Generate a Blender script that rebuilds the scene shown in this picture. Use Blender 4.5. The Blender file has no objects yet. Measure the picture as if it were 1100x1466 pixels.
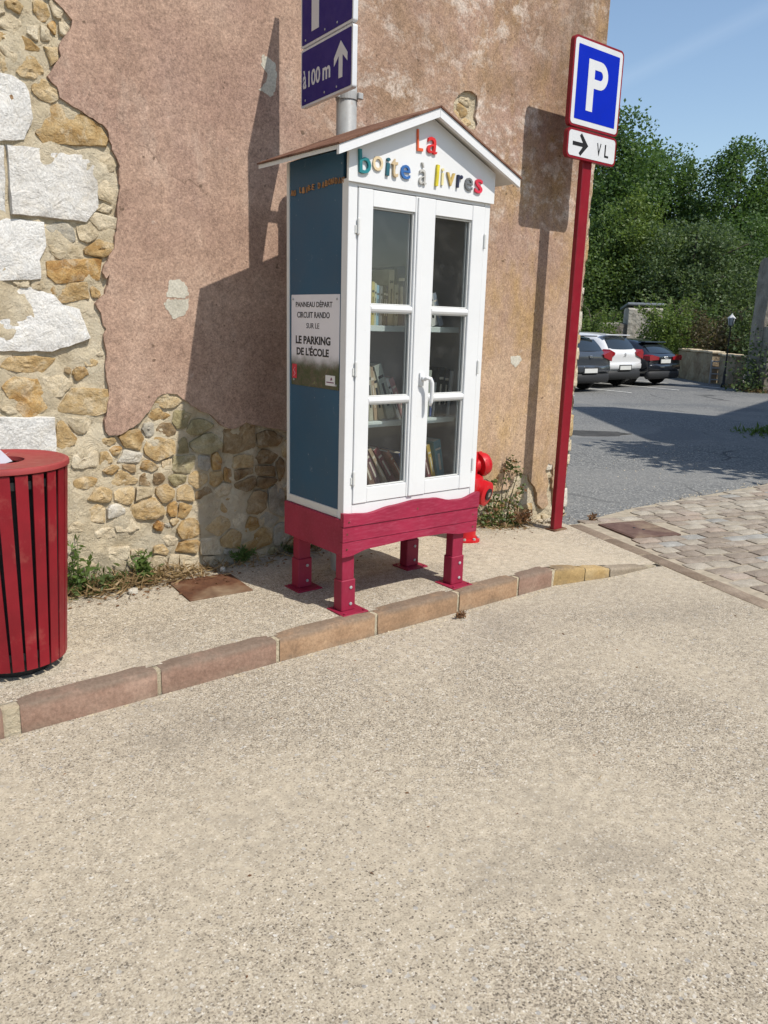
import bpy, bmesh, math, random
import numpy as np
from mathutils import Vector, Matrix, noise as mnoise
from mathutils.geometry import tessellate_polygon

scene = bpy.context.scene
COL = scene.collection
R = math.radians

# ------------------------------------------------------------------ camera, sky, sun, exposure
cam_data = bpy.data.cameras.new("camera")
cam = bpy.data.objects.new("camera", cam_data)
COL.objects.link(cam)
cam_data.sensor_fit = 'VERTICAL'
cam_data.sensor_height = 24.0
cam_data.lens = 1137.55 / 1466.0 * 24.0
cam_data.clip_start = 0.05
cam_data.clip_end = 2000
_F = Vector((0.61188, 0.75596, -0.23266)); _R = Vector((0.78118, -0.62368, 0.02797)); _U = Vector((0.12396, 0.19887, 0.97215))
cam.matrix_world = Matrix(((_R.x, _U.x, -_F.x, 0), (_R.y, _U.y, -_F.y, 0), (_R.z, _U.z, -_F.z, 1.5), (0, 0, 0, 1)))
scene.camera = cam

LIGHT = Vector((-0.24, 1.0, -1.34)).normalized()
world = bpy.data.worlds.new("World"); scene.world = world
world.use_nodes = True
wn = world.node_tree; wn.nodes.clear()
wo = wn.nodes.new('ShaderNodeOutputWorld'); bg = wn.nodes.new('ShaderNodeBackground')
sky = wn.nodes.new('ShaderNodeTexSky'); sky.sky_type = 'NISHITA'; sky.sun_disc = False
sky.sun_elevation = math.asin(-LIGHT.z)
sky.sun_rotation = math.atan2(-LIGHT.x, -LIGHT.y)
sky.air_density = 1.15; sky.dust_density = .7; sky.ozone_density = 1.6
bg.inputs['Strength'].default_value = 0.15
# a faint high contrail across the sky: a thin soft streak along one great circle
tc = wn.nodes.new('ShaderNodeTexCoord')
d1 = wn.nodes.new('ShaderNodeVectorMath'); d1.operation = 'DOT_PRODUCT'
CON_A = Vector((0.7791, 0.5699, 0.2611)).normalized(); CON_B = Vector((0.8342, 0.4567, 0.3091)).normalized()
d1.inputs[1].default_value = CON_A.cross(CON_B).normalized()
wn.links.new(tc.outputs['Generated'], d1.inputs[0])
ab = wn.nodes.new('ShaderNodeMath'); ab.operation = 'ABSOLUTE'; wn.links.new(d1.outputs['Value'], ab.inputs[0])
mr = wn.nodes.new('ShaderNodeMapRange'); mr.inputs['From Min'].default_value = 0.0; mr.inputs['From Max'].default_value = 0.012
mr.inputs['To Min'].default_value = 1.0; mr.inputs['To Max'].default_value = 0.0
wn.links.new(ab.outputs[0], mr.inputs['Value'])
nz = wn.nodes.new('ShaderNodeTexNoise'); nz.inputs['Scale'].default_value = 5; nz.inputs['Detail'].default_value = 5
wn.links.new(tc.outputs['Generated'], nz.inputs['Vector'])
mu = wn.nodes.new('ShaderNodeMath'); mu.operation = 'MULTIPLY'; wn.links.new(mr.outputs[0], mu.inputs[0]); wn.links.new(nz.outputs['Fac'], mu.inputs[1])
mu2 = wn.nodes.new('ShaderNodeMath'); mu2.operation = 'MULTIPLY'; mu2.inputs[1].default_value = 0.08; wn.links.new(mu.outputs[0], mu2.inputs[0])
mxw = wn.nodes.new('ShaderNodeMix'); mxw.data_type = 'RGBA'
wn.links.new(mu2.outputs[0], mxw.inputs['Factor']); wn.links.new(sky.outputs[0], mxw.inputs['A']); mxw.inputs['B'].default_value = (8, 8.5, 9, 1)
wn.links.new(mxw.outputs['Result'], bg.inputs['Color']); wn.links.new(bg.outputs[0], wo.inputs['Surface'])

sun_d = bpy.data.lights.new("sun", 'SUN'); sun_d.energy = 4.7; sun_d.angle = R(0.5); sun_d.color = (1.0, 0.95, 0.87)
sun = bpy.data.objects.new("sun", sun_d); COL.objects.link(sun)
sun.location = (5, -10, 15); sun.rotation_euler = LIGHT.to_track_quat('-Z', 'Y').to_euler()

vs = scene.view_settings
vs.view_transform = 'Standard'; vs.look = 'None'; vs.gamma = 1; vs.use_curve_mapping = False
vs.exposure = 0.06

random.seed(7)
rng = np.random.default_rng(11)

# ------------------------------------------------------------------ helpers
class MB:
    def __init__(s): s.v = []; s.f = []
    def add(s, vs_, fs, M=None):
        o = len(s.v)
        s.v += [tuple(M @ Vector(p)) for p in vs_] if M is not None else [tuple(p) for p in vs_]
        s.f += [tuple(o + i for i in f) for f in fs]
    def box(s, c, size, b=0.0, M=None):
        hx, hy, hz = size[0]/2, size[1]/2, size[2]/2
        T = Matrix.Translation(c)
        T = (M @ T) if M is not None else T
        b = min(b, hx*.9, hy*.9, hz*.9)
        if b <= 0:
            vs_ = [(x*hx, y*hy, z*hz) for x in (-1, 1) for y in (-1, 1) for z in (-1, 1)]
            s.add(vs_, [(0,1,3,2),(4,6,7,5),(0,4,5,1),(2,3,7,6),(0,2,6,4),(1,5,7,3)], T); return
        vs_ = []; idx = {}
        for x in (-1, 1):
            for y in (-1, 1):
                for z in (-1, 1):
                    for a in range(3):
                        p = [x*(hx-b), y*(hy-b), z*(hz-b)]
                        p[a] = (x*hx, y*hy, z*hz)[a]
                        idx[(x, y, z, a)] = len(vs_); vs_.append(tuple(p))
        fs = []
        for sx in (-1, 1):
            q = [idx[(sx, y, z, 0)] for y, z in ((-1,-1),(1,-1),(1,1),(-1,1))]; fs.append(tuple(q if sx > 0 else q[::-1]))
            q = [idx[(x, sx, z, 1)] for z, x in ((-1,-1),(1,-1),(1,1),(-1,1))]; fs.append(tuple(q if sx > 0 else q[::-1]))
            q = [idx[(x, y, sx, 2)] for x, y in ((-1,-1),(1,-1),(1,1),(-1,1))]; fs.append(tuple(q if sx > 0 else q[::-1]))
        for a in range(3):
            b1, b2 = (a+1) % 3, (a+2) % 3
            for s1 in (-1, 1):
                for s2 in (-1, 1):
                    def k(sa, ax):
                        t = [0, 0, 0]; t[a] = sa; t[b1] = s1; t[b2] = s2
                        return idx[(t[0], t[1], t[2], ax)]
                    q = (k(-1, b1), k(1, b1), k(1, b2), k(-1, b2))
                    fs.append(q if s1*s2 < 0 else q[::-1])
        for x in (-1, 1):
            for y in (-1, 1):
                for z in (-1, 1):
                    q = (idx[(x,y,z,0)], idx[(x,y,z,1)], idx[(x,y,z,2)])
                    fs.append(q if x*y*z > 0 else q[::-1])
        s.add(vs_, fs, T)
    def lathe(s, prof, n=24, M=None, cap=True):
        vs_ = []; fs = []
        for (r, z) in prof:
            for i in range(n):
                a = 2*math.pi*i/n; vs_.append((r*math.cos(a), r*math.sin(a), z))
        for j in range(len(prof)-1):
            for i in range(n):
                k = (i+1) % n
                fs.append((j*n+i, j*n+k, (j+1)*n+k, (j+1)*n+i))
        if cap:
            fs.append(tuple(range(n))[::-1]); fs.append(tuple((len(prof)-1)*n+i for i in range(n)))
        s.add(vs_, fs, M)
    def tube(s, pts, rad, n=8, M=None):
        pts = [Vector(p) for p in pts]
        if not isinstance(rad, (list, tuple)): rad = [rad]*len(pts)
        vs_ = []; fs = []
        up = Vector((0.31, 0.17, 0.93))
        for i, p in enumerate(pts):
            d = (pts[min(i+1, len(pts)-1)] - pts[max(i-1, 0)]).normalized()
            a = d.cross(up)
            if a.length < 1e-3: a = d.cross(Vector((1, 0, 0)))
            a.normalize(); b = d.cross(a)
            for k in range(n):
                t = 2*math.pi*k/n
                vs_.append(tuple(p + (a*math.cos(t) + b*math.sin(t))*rad[i]))
        for i in range(len(pts)-1):
            for k in range(n):
                m = (k+1) % n
                fs.append((i*n+k, i*n+m, (i+1)*n+m, (i+1)*n+k))
        fs.append(tuple(range(n))[::-1]); fs.append(tuple((len(pts)-1)*n+k for k in range(n)))
        s.add(vs_, fs, M)
    def prism(s, poly, d, M=None, holes=None):
        """poly: 2D outline (x,y), extruded along +z by d; holes allowed"""
        loops = [poly] + (holes or [])
        flat = [p for l in loops for p in l]
        tris = tessellate_polygon([[Vector((p[0], p[1], 0)) for p in l] for l in loops])
        n = len(flat)
        vs_ = [(p[0], p[1], 0) for p in flat] + [(p[0], p[1], d) for p in flat]
        fs = []
        for t in tris:
            a, b, c = [Vector(flat[i]) for i in t]
            ar = (b-a).x*(c-a).y - (b-a).y*(c-a).x
            if abs(ar) < 1e-12: continue
            t = tuple(t) if ar > 0 else tuple(t)[::-1]
            fs.append(tuple(i+n for i in t)); fs.append(tuple(t)[::-1])
        o = 0
        for l in loops:
            m = len(l)
            area = sum(l[i][0]*l[(i+1) % m][1]-l[(i+1) % m][0]*l[i][1] for i in range(m))
            for i in range(m):
                j = (i+1) % m
                q = (o+i, o+j, o+j+n, o+i+n)
                outer = (l is poly)
                good = (area > 0) == outer
                fs.append(q if good else q[::-1])
            o += m
        s.add(vs_, fs, M)

def link(name, me, mat_, parent=None, smooth=False, **props):
    if mat_ is not None:
        for m in (mat_ if isinstance(mat_, (list, tuple)) else [mat_]): me.materials.append(m)
    if smooth:
        me.polygons.foreach_set('use_smooth', [True]*len(me.polygons))
    o = bpy.data.objects.new(name, me); COL.objects.link(o)
    if parent is not None: o.parent = parent
    for k, v in props.items(): o[k] = v
    return o

def obj(name, mb, mat_, parent=None, smooth=False, angle=None, **props):
    me = bpy.data.meshes.new(name)
    if isinstance(mb, tuple): me.from_pydata(mb[0], [], mb[1])
    else: me.from_pydata(mb.v, [], mb.f)
    me.update()
    o = link(name, me, mat_, parent, smooth or angle is not None, **props)
    if angle is not None:
        try: me.set_sharp_from_angle(angle=R(angle))
        except Exception: pass
    return o

def boxo(name, c, size, mat_, parent=None, b=0.002, M=None, **props):
    mb = MB(); mb.box(c, size, b, M)
    return obj(name, mb, mat_, parent, **props)

def thing(name, label, cat, loc=(0, 0, 0), rz=0, group=None):
    o = bpy.data.objects.new(name, None); COL.objects.link(o)
    o.location = loc; o.rotation_euler = (0, 0, rz); o.empty_display_size = 0.2
    o['label'] = label; o['category'] = cat
    if group: o['group'] = group
    return o

def tag(o, label, cat, group=None):
    o['label'] = label; o['category'] = cat
    if group: o['group'] = group
    return o

def text_mesh(s, bold=0.0):
    cu = bpy.data.curves.new("lettering", 'FONT'); cu.body = s; cu.size = 1.0; cu.offset = bold; cu.resolution_u = 3
    to = bpy.data.objects.new("lettering", cu); COL.objects.link(to)
    dg = bpy.context.evaluated_depsgraph_get()
    me = to.evaluated_get(dg).to_mesh()
    vs_ = [v.co.copy() for v in me.vertices]; fs = [tuple(p.vertices) for p in me.polygons]
    to.evaluated_get(dg).to_mesh_clear()
    bpy.data.objects.remove(to); bpy.data.curves.remove(cu)
    return vs_, fs

def text_geo(s, o, ux, uy, w, h, d, bold=0.0, mb=None):
    """lettering fitted into the box at o spanned by ux*w, uy*h, thickness d along ux x uy"""
    vs_, fs = text_mesh(s, bold)
    x0 = min(v.x for v in vs_); x1 = max(v.x for v in vs_); y0 = min(v.y for v in vs_); y1 = max(v.y for v in vs_)
    ux, uy, o = Vector(ux), Vector(uy), Vector(o); nn = ux.cross(uy)
    mb = mb or MB()
    P = [o + ux*((v.x-x0)/max(x1-x0, 1e-6)*w) + uy*((v.y-y0)/max(y1-y0, 1e-6)*h) for v in vs_]
    top = [p + nn*d for p in P]
    n = len(P)
    from collections import Counter
    fs2 = []
    for f in fs:
        a, b, c = vs_[f[0]], vs_[f[1]], vs_[f[2]]
        fs2.append(f if (b-a).cross(c-a).z > 0 else f[::-1])
    # weld coincident outline points so that only true borders get sides
    key = {}; rep = []
    for i, v in enumerate(vs_):
        k = (round(v.x, 5), round(v.y, 5)); rep.append(key.setdefault(k, i))
    edges = Counter()
    for f in fs2:
        g = [rep[i] for i in f]
        for i in range(len(g)): edges[(g[i], g[(i+1) % len(g)])] += 1
    F = [tuple(i+n for i in f) for f in fs2]
    for (a, b), c in edges.items():
        if (b, a) not in edges: F.append((a, b, b+n, a+n))
    mb.add([tuple(p) for p in P] + [tuple(p) for p in top], F)
    return mb

# ------------------------------------------------------------------ materials
class NT:
    def __init__(s, name):
        s.m = bpy.data.materials.new(name); s.m.use_nodes = True
        s.t = s.m.node_tree; s.t.nodes.clear()
        s.out = s.n('ShaderNodeOutputMaterial'); s.p = s.n('ShaderNodeBsdfPrincipled')
        s.l(s.p.outputs[0], s.out.inputs['Surface'])
        s.tc = s.n('ShaderNodeTexCoord'); s.vec = s.tc.outputs['Object']
        s.bump_in = None
    def n(s, t): return s.t.nodes.new(t)
    def l(s, a, b): s.t.links.new(a, b)
    def put(s, sock, v):
        if isinstance(v, bpy.types.NodeSocket): s.l(v, sock)
        elif isinstance(v, (tuple, list)): sock.default_value = (*v, 1) if len(v) == 3 and sock.type == 'RGBA' else v
        else: sock.default_value = v
    def noise(s, scale, detail=4, rough=0.55, vec=None, dist=0.0, out='Fac'):
        n = s.n('ShaderNodeTexNoise'); s.l(vec or s.vec, n.inputs['Vector'])
        n.inputs['Scale'].default_value = scale; n.inputs['Detail'].default_value = detail
        n.inputs['Roughness'].default_value = rough; n.inputs['Distortion'].default_value = dist
        return n.outputs[out]
    def vor(s, scale, feature='F1', vec=None, rnd=1.0):
        n = s.n('ShaderNodeTexVoronoi'); n.feature = feature; s.l(vec or s.vec, n.inputs['Vector'])
        n.inputs['Scale'].default_value = scale; n.inputs['Randomness'].default_value = rnd
        return n
    def stretch(s, sc):
        m = s.n('ShaderNodeMapping'); s.l(s.vec, m.inputs['Vector']); m.inputs['Scale'].default_value = sc
        return m.outputs[0]
    def ramp(s, fac, stops):
        r = s.n('ShaderNodeValToRGB'); s.put(r.inputs[0], fac)
        e = r.color_ramp.elements
        while len(e) < len(stops): e.new(0.5)
        for el, (p, c) in zip(e, stops):
            el.position = p; el.color = (*c, 1) if len(c) == 3 else c
        return r.outputs['Color']
    def mix(s, fac, a, b, mode='MIX'):
        m = s.n('ShaderNodeMix'); m.data_type = 'RGBA'; m.blend_type = mode
        s.put(m.inputs['Factor'], fac); s.put(m.inputs['A'], a); s.put(m.inputs['B'], b)
        return m.outputs['Result']
    def math(s, op, a, b=0.0, clamp=False):
        m = s.n('ShaderNodeMath'); m.operation = op; m.use_clamp = clamp
        s.put(m.inputs[0], a); s.put(m.inputs[1], b)
        return m.outputs[0]
    def rng(s, v, a, b, c=0.0, d=1.0, smooth=False):
        m = s.n('ShaderNodeMapRange'); s.put(m.inputs['Value'], v)
        if smooth: m.interpolation_type = 'SMOOTHSTEP'
        for k, x in zip(('From Min', 'From Max', 'To Min', 'To Max'), (a, b, c, d)): m.inputs[k].default_value = x
        return m.outputs[0]
    def xyz(s):
        x = s.n('ShaderNodeSeparateXYZ'); s.l(s.vec, x.inputs[0]); return x.outputs
    def objrand(s): return s.n('ShaderNodeObjectInfo').outputs['Random']
    def island(s): return s.n('ShaderNodeNewGeometry').outputs['Random Per Island']
    def bump(s, h, strength=0.4, dist=0.01):
        b = s.n('ShaderNodeBump'); b.inputs['Strength'].default_value = strength; b.inputs['Distance'].default_value = dist
        s.l(h, b.inputs['Height'])
        if s.bump_in is not None: s.l(s.bump_in, b.inputs['Normal'])
        s.bump_in = b.outputs[0]; s.l(b.outputs[0], s.p.inputs['Normal'])
    def fin(s, color, rough=0.8, metal=0.0, spec=0.4, **kw):
        s.put(s.p.inputs['Base Color'], color); s.put(s.p.inputs['Roughness'], rough)
        s.p.inputs['Metallic'].default_value = metal; s.p.inputs['Specular IOR Level'].default_value = spec
        for k, v in kw.items(): s.put(s.p.inputs[k.replace('_', ' ')], v)
        return s.m

def var(c, k): return tuple(min(1, max(0, x*k)) for x in c)

def paint(name, c, rough=0.45, amount=0.12, scale=9, spec=0.4, bump=0.05, dirt=None, dirt_amt=0.5):
    n = NT(name)
    col = n.mix(n.rng(n.noise(scale, 5), .3, .7), var(c, 1-amount), var(c, 1+amount))
    if dirt is not None:
        m = n.rng(n.noise(scale*1.7, 8, .7), .55, .72)
        col = n.mix(n.math('MULTIPLY', m, dirt_amt), col, dirt)
    rg = n.rng(n.noise(scale*3, 3), .3, .7, rough*.85, min(1, rough*1.15))
    if bump: n.bump(n.noise(scale*14, 3), bump, .002)
    return n.fin(col, rg, spec=spec)

def plain(name, c, rough=0.6, metal=0.0, spec=0.4):
    return paint(name, c, rough, .06, 12, spec, 0.0) if metal == 0 else NT(name).fin(c, rough, metal, spec)

MAT = {}
def exposed_aggregate(name, warm, sand_bias):
    n = NT(name)
    jit = n.n('ShaderNodeVectorMath'); jit.operation = 'ADD'
    nc = n.n('ShaderNodeTexNoise'); n.l(n.vec, nc.inputs['Vector']); nc.inputs['Scale'].default_value = 90
    sc = n.n('ShaderNodeVectorMath'); sc.operation = 'SCALE'; sc.inputs['Scale'].default_value = 0.008
    n.l(nc.outputs['Color'], sc.inputs[0]); n.l(n.vec, jit.inputs[0]); n.l(sc.outputs[0], jit.inputs[1])
    v = n.vor(175, vec=jit.outputs[0]); v2 = n.vor(58, vec=jit.outputs[0])
    r1 = n.n('ShaderNodeSeparateColor'); n.l(v.outputs['Color'], r1.inputs[0])
    r2 = n.n('ShaderNodeSeparateColor'); n.l(v2.outputs['Color'], r2.inputs[0])
    # how much of the dark stone is bare of cement: varies slowly over the surface
    wear = n.rng(n.noise(.9, 6, .65, dist=.4), .36, .66, smooth=True)
    peb = n.ramp(r1.outputs[0], [(0, (.095, .08, .062)), (.16, (.17, .142, .11)), (.34, (.31, .265, .20)), (.62, (.435, .375, .285)), (.85, (.525, .47, .38)), (1, (.61, .58, .515))])
    cem = n.mix(n.noise(210, 4, .7), var(warm, .80), var(warm, 1.1))
    show = n.math('MULTIPLY', n.rng(n.math('ADD', r1.outputs[1], n.math('MULTIPLY', wear, .75)), .35, .75), n.rng(v.outputs['Distance'], .72, .45))
    col = n.mix(show, cem, peb)
    hole = n.math('MULTIPLY', n.rng(n.noise(170, 3, .7), .505, .60), n.rng(wear, .0, 1.0, .35, 1.0))
    col = n.mix(n.math('MULTIPLY', hole, .85), col, (.135, .112, .085))
    big = n.math('MULTIPLY', n.math('GREATER_THAN', r2.outputs[1], .94), n.math('LESS_THAN', v2.outputs['Distance'], .40))
    bigc = n.ramp(r2.outputs[2], [(0, (.27, .27, .27)), (.5, (.54, .51, .45)), (1, (.57, .56, .53))])
    col = n.mix(n.math('MULTIPLY', big, .75), col, bigc)
    film = n.math('ADD', n.rng(n.noise(.55, 5, .6), .46, .60, smooth=True), sand_bias, True)
    fine = n.rng(n.noise(11, 7, .7), .3, .7, .5, 1.15)
    dust = n.mix(n.noise(200, 3), var(warm, .86), var(warm, 1.12))
    col = n.mix(n.math('MULTIPLY', n.math('MULTIPLY', film, fine), .46), col, dust)
    grime = n.rng(n.noise(1.25, 7, .66), .50, .72, smooth=True)
    col = n.mix(n.math('MULTIPLY', grime, .42), col, n.mix(r1.outputs[1], (.15, .13, .10), (.30, .265, .215)))
    mott = n.rng(n.noise(26, 6, .7), .3, .7, .76, 1.18)
    col = n.mix(1.0, col, mott, 'MULTIPLY')
    spot = n.rng(n.noise(4.3, 4, .6), .71, .76)
    col = n.mix(n.math('MULTIPLY', spot, .4), col, (.11, .105, .10))
    n.bump(n.math('SUBTRACT', n.math('MULTIPLY', r1.outputs[2], .4), n.math('MULTIPLY', hole, 1.0)), .35, .003)
    n.bump(n.noise(120, 5, .7), .35, .003); n.bump(n.noise(14, 5, .6), .12, .010)
    return n.fin(col, .92, spec=.2)
MAT['road'] = exposed_aggregate('road_aggregate', (.46, .40, .305), 0.0)
MAT['pavement'] = exposed_aggregate('pavement_aggregate', (.525, .455, .345), 0.14)

def m_asphalt():
    n = NT('asphalt')
    v = n.vor(70); r = n.n('ShaderNodeSeparateColor'); n.l(v.outputs['Color'], r.inputs[0])
    c = n.ramp(r.outputs[0], [(0, (.075, .078, .078)), (.5, (.155, .157, .153)), (.86, (.225, .223, .212)), (1, (.38, .37, .34))])
    big = n.rng(n.noise(.32, 7, .62, dist=.6), .40, .62, smooth=True)
    c = n.mix(n.math('MULTIPLY', big, .55), c, (.215, .212, .2))
    patch = n.rng(n.noise(.23, 3, .5, dist=1.2), .56, .60)
    c = n.mix(n.math('MULTIPLY', patch, .45), c, (.105, .112, .12))
    dusty = n.rng(n.noise(1.7, 8, .7), .60, .78)
    c = n.mix(n.math('MULTIPLY', dusty, .5), c, (.33, .30, .25))
    w = n.n('ShaderNodeTexVoronoi'); w.feature = 'DISTANCE_TO_EDGE'; w.inputs['Scale'].default_value = .55
    nv = n.n('ShaderNodeMix'); nv.data_type = 'VECTOR'; nv.inputs['Factor'].default_value = .25
    nn_ = n.n('ShaderNodeTexNoise'); n.l(n.vec, nn_.inputs['Vector']); nn_.inputs['Scale'].default_value = 1.6
    n.l(n.vec, nv.inputs['A']); n.l(nn_.outputs['Color'], nv.inputs['B']); n.l(nv.outputs['Result'], w.inputs['Vector'])
    crack = n.math('MULTIPLY', n.rng(w.outputs['Distance'], .004, .011, 1, 0), n.rng(n.noise(.5, 2), .5, .6))
    c = n.mix(n.math('MULTIPLY', crack, .8), c, (.05, .05, .05))
    n.bump(v.outputs['Distance'], .5, .006); n.bump(n.noise(3, 5), .2, .03)
    return n.fin(c, .88, spec=.3)
MAT['asphalt'] = m_asphalt()
MAT['tar'] = paint('old_tar_patch', (.06, .058, .055), .85, .25, 6, .25, .4)

def m_stone(name, stops, scale=9, bump=.6, rough=.9, smear=0):
    n = NT(name)
    rnd = n.objrand()
    off = n.n('ShaderNodeVectorMath'); off.operation = 'ADD'; cmb = n.n('ShaderNodeCombineXYZ')
    n.l(n.math('MULTIPLY', rnd, 37.0), cmb.inputs[0]); n.l(n.vec, off.inputs[0]); n.l(cmb.outputs[0], off.inputs[1])
    vv = off.outputs[0]
    c = n.ramp(n.math('ADD', n.rng(n.noise(scale, 8, .65, vec=vv, dist=.8), .25, .75), n.rng(rnd, 0, 1, -.22, .22), True), stops)
    pit = n.rng(n.noise(scale*7, 6, .7, vec=vv), .62, .74)
    c = n.mix(n.math('MULTIPLY', pit, .35), c, var(stops[0][1], .6))
    if smear:
        sm = n.rng(n.noise(13, 8, .72, dist=.6), .50, .63)
        c = n.mix(n.math('MULTIPLY', sm, smear), c, n.mix(n.noise(40, 5), (.52, .435, .30), (.66, .58, .44)))
    fl = n.rng(n.noise(scale*18, 3, .6, vec=vv), .3, .7, .78, 1.18)
    c = n.mix(1.0, c, fl, 'MULTIPLY')
    n.bump(n.noise(scale*1.6, 8, .68, vec=vv, dist=.6), bump, .03); n.bump(n.noise(scale*9, 5, .7, vec=vv), bump*.7, .006)
    return n.fin(c, rough, spec=.2)
MAT['o'] = m_stone('ochre_stone', [(0, (.30, .17, .055)), (.45, (.43, .30, .145)), (.75, (.52, .39, .22)), (1, (.58, .48, .32))], bump=.9, smear=.5)
MAT['r'] = m_stone('rusty_stone', [(0, (.17, .075, .03)), (.35, (.33, .17, .055)), (.7, (.47, .30, .12)), (1, (.55, .43, .26))], bump=.9, smear=.5)
MAT['p'] = m_stone('pale_stone', [(0, (.40, .32, .20)), (.5, (.53, .44, .30)), (1, (.63, .55, .41))], bump=.9, smear=.42)
MAT['w'] = m_stone('chalky_stone', [(0, (.48, .43, .34)), (.5, (.58, .54, .46)), (1, (.64, .60, .53))], bump=.9, smear=.42)
MAT['v'] = m_stone('olive_stone', [(0, (.21, .17, .085)), (.5, (.33, .28, .155)), (1, (.44, .38, .24))], bump=.9, smear=.42)
MAT['g'] = m_stone('grey_stone', [(0, (.25, .23, .19)), (.5, (.37, .34, .28)), (1, (.48, .44, .36))], bump=.9, smear=.42)
MAT['b'] = m_stone('brown_stone', [(0, (.16, .10, .05)), (.5, (.29, .20, .105)), (1, (.42, .31, .18))], bump=.9, smear=.42)
MAT['block'] = m_stone('white_limestone', [(0, (.50, .47, .42)), (.35, (.62, .60, .56)), (1, (.66, .65, .62))], 6, .9, smear=.25)

def m_mortar():
    n = NT('lime_mortar')
    c = n.ramp(n.noise(4, 8, .65), [(.25, (.50, .405, .26)), (.5, (.64, .545, .385)), (.75, (.70, .625, .48))])
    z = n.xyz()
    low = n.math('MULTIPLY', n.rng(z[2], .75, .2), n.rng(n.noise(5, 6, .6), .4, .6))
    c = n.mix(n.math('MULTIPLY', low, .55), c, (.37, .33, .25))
    pit = n.rng(n.noise(38, 6, .7), .60, .72)
    c = n.mix(n.math('MULTIPLY', pit, .5), c, (.30, .215, .12))
    n.bump(n.noise(15, 9, .74, dist=.8), 1.0, .035); n.bump(n.noise(80, 5, .7), .7, .008)
    return n.fin(c, .95, spec=.15)
MAT['mortar'] = m_mortar()

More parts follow.
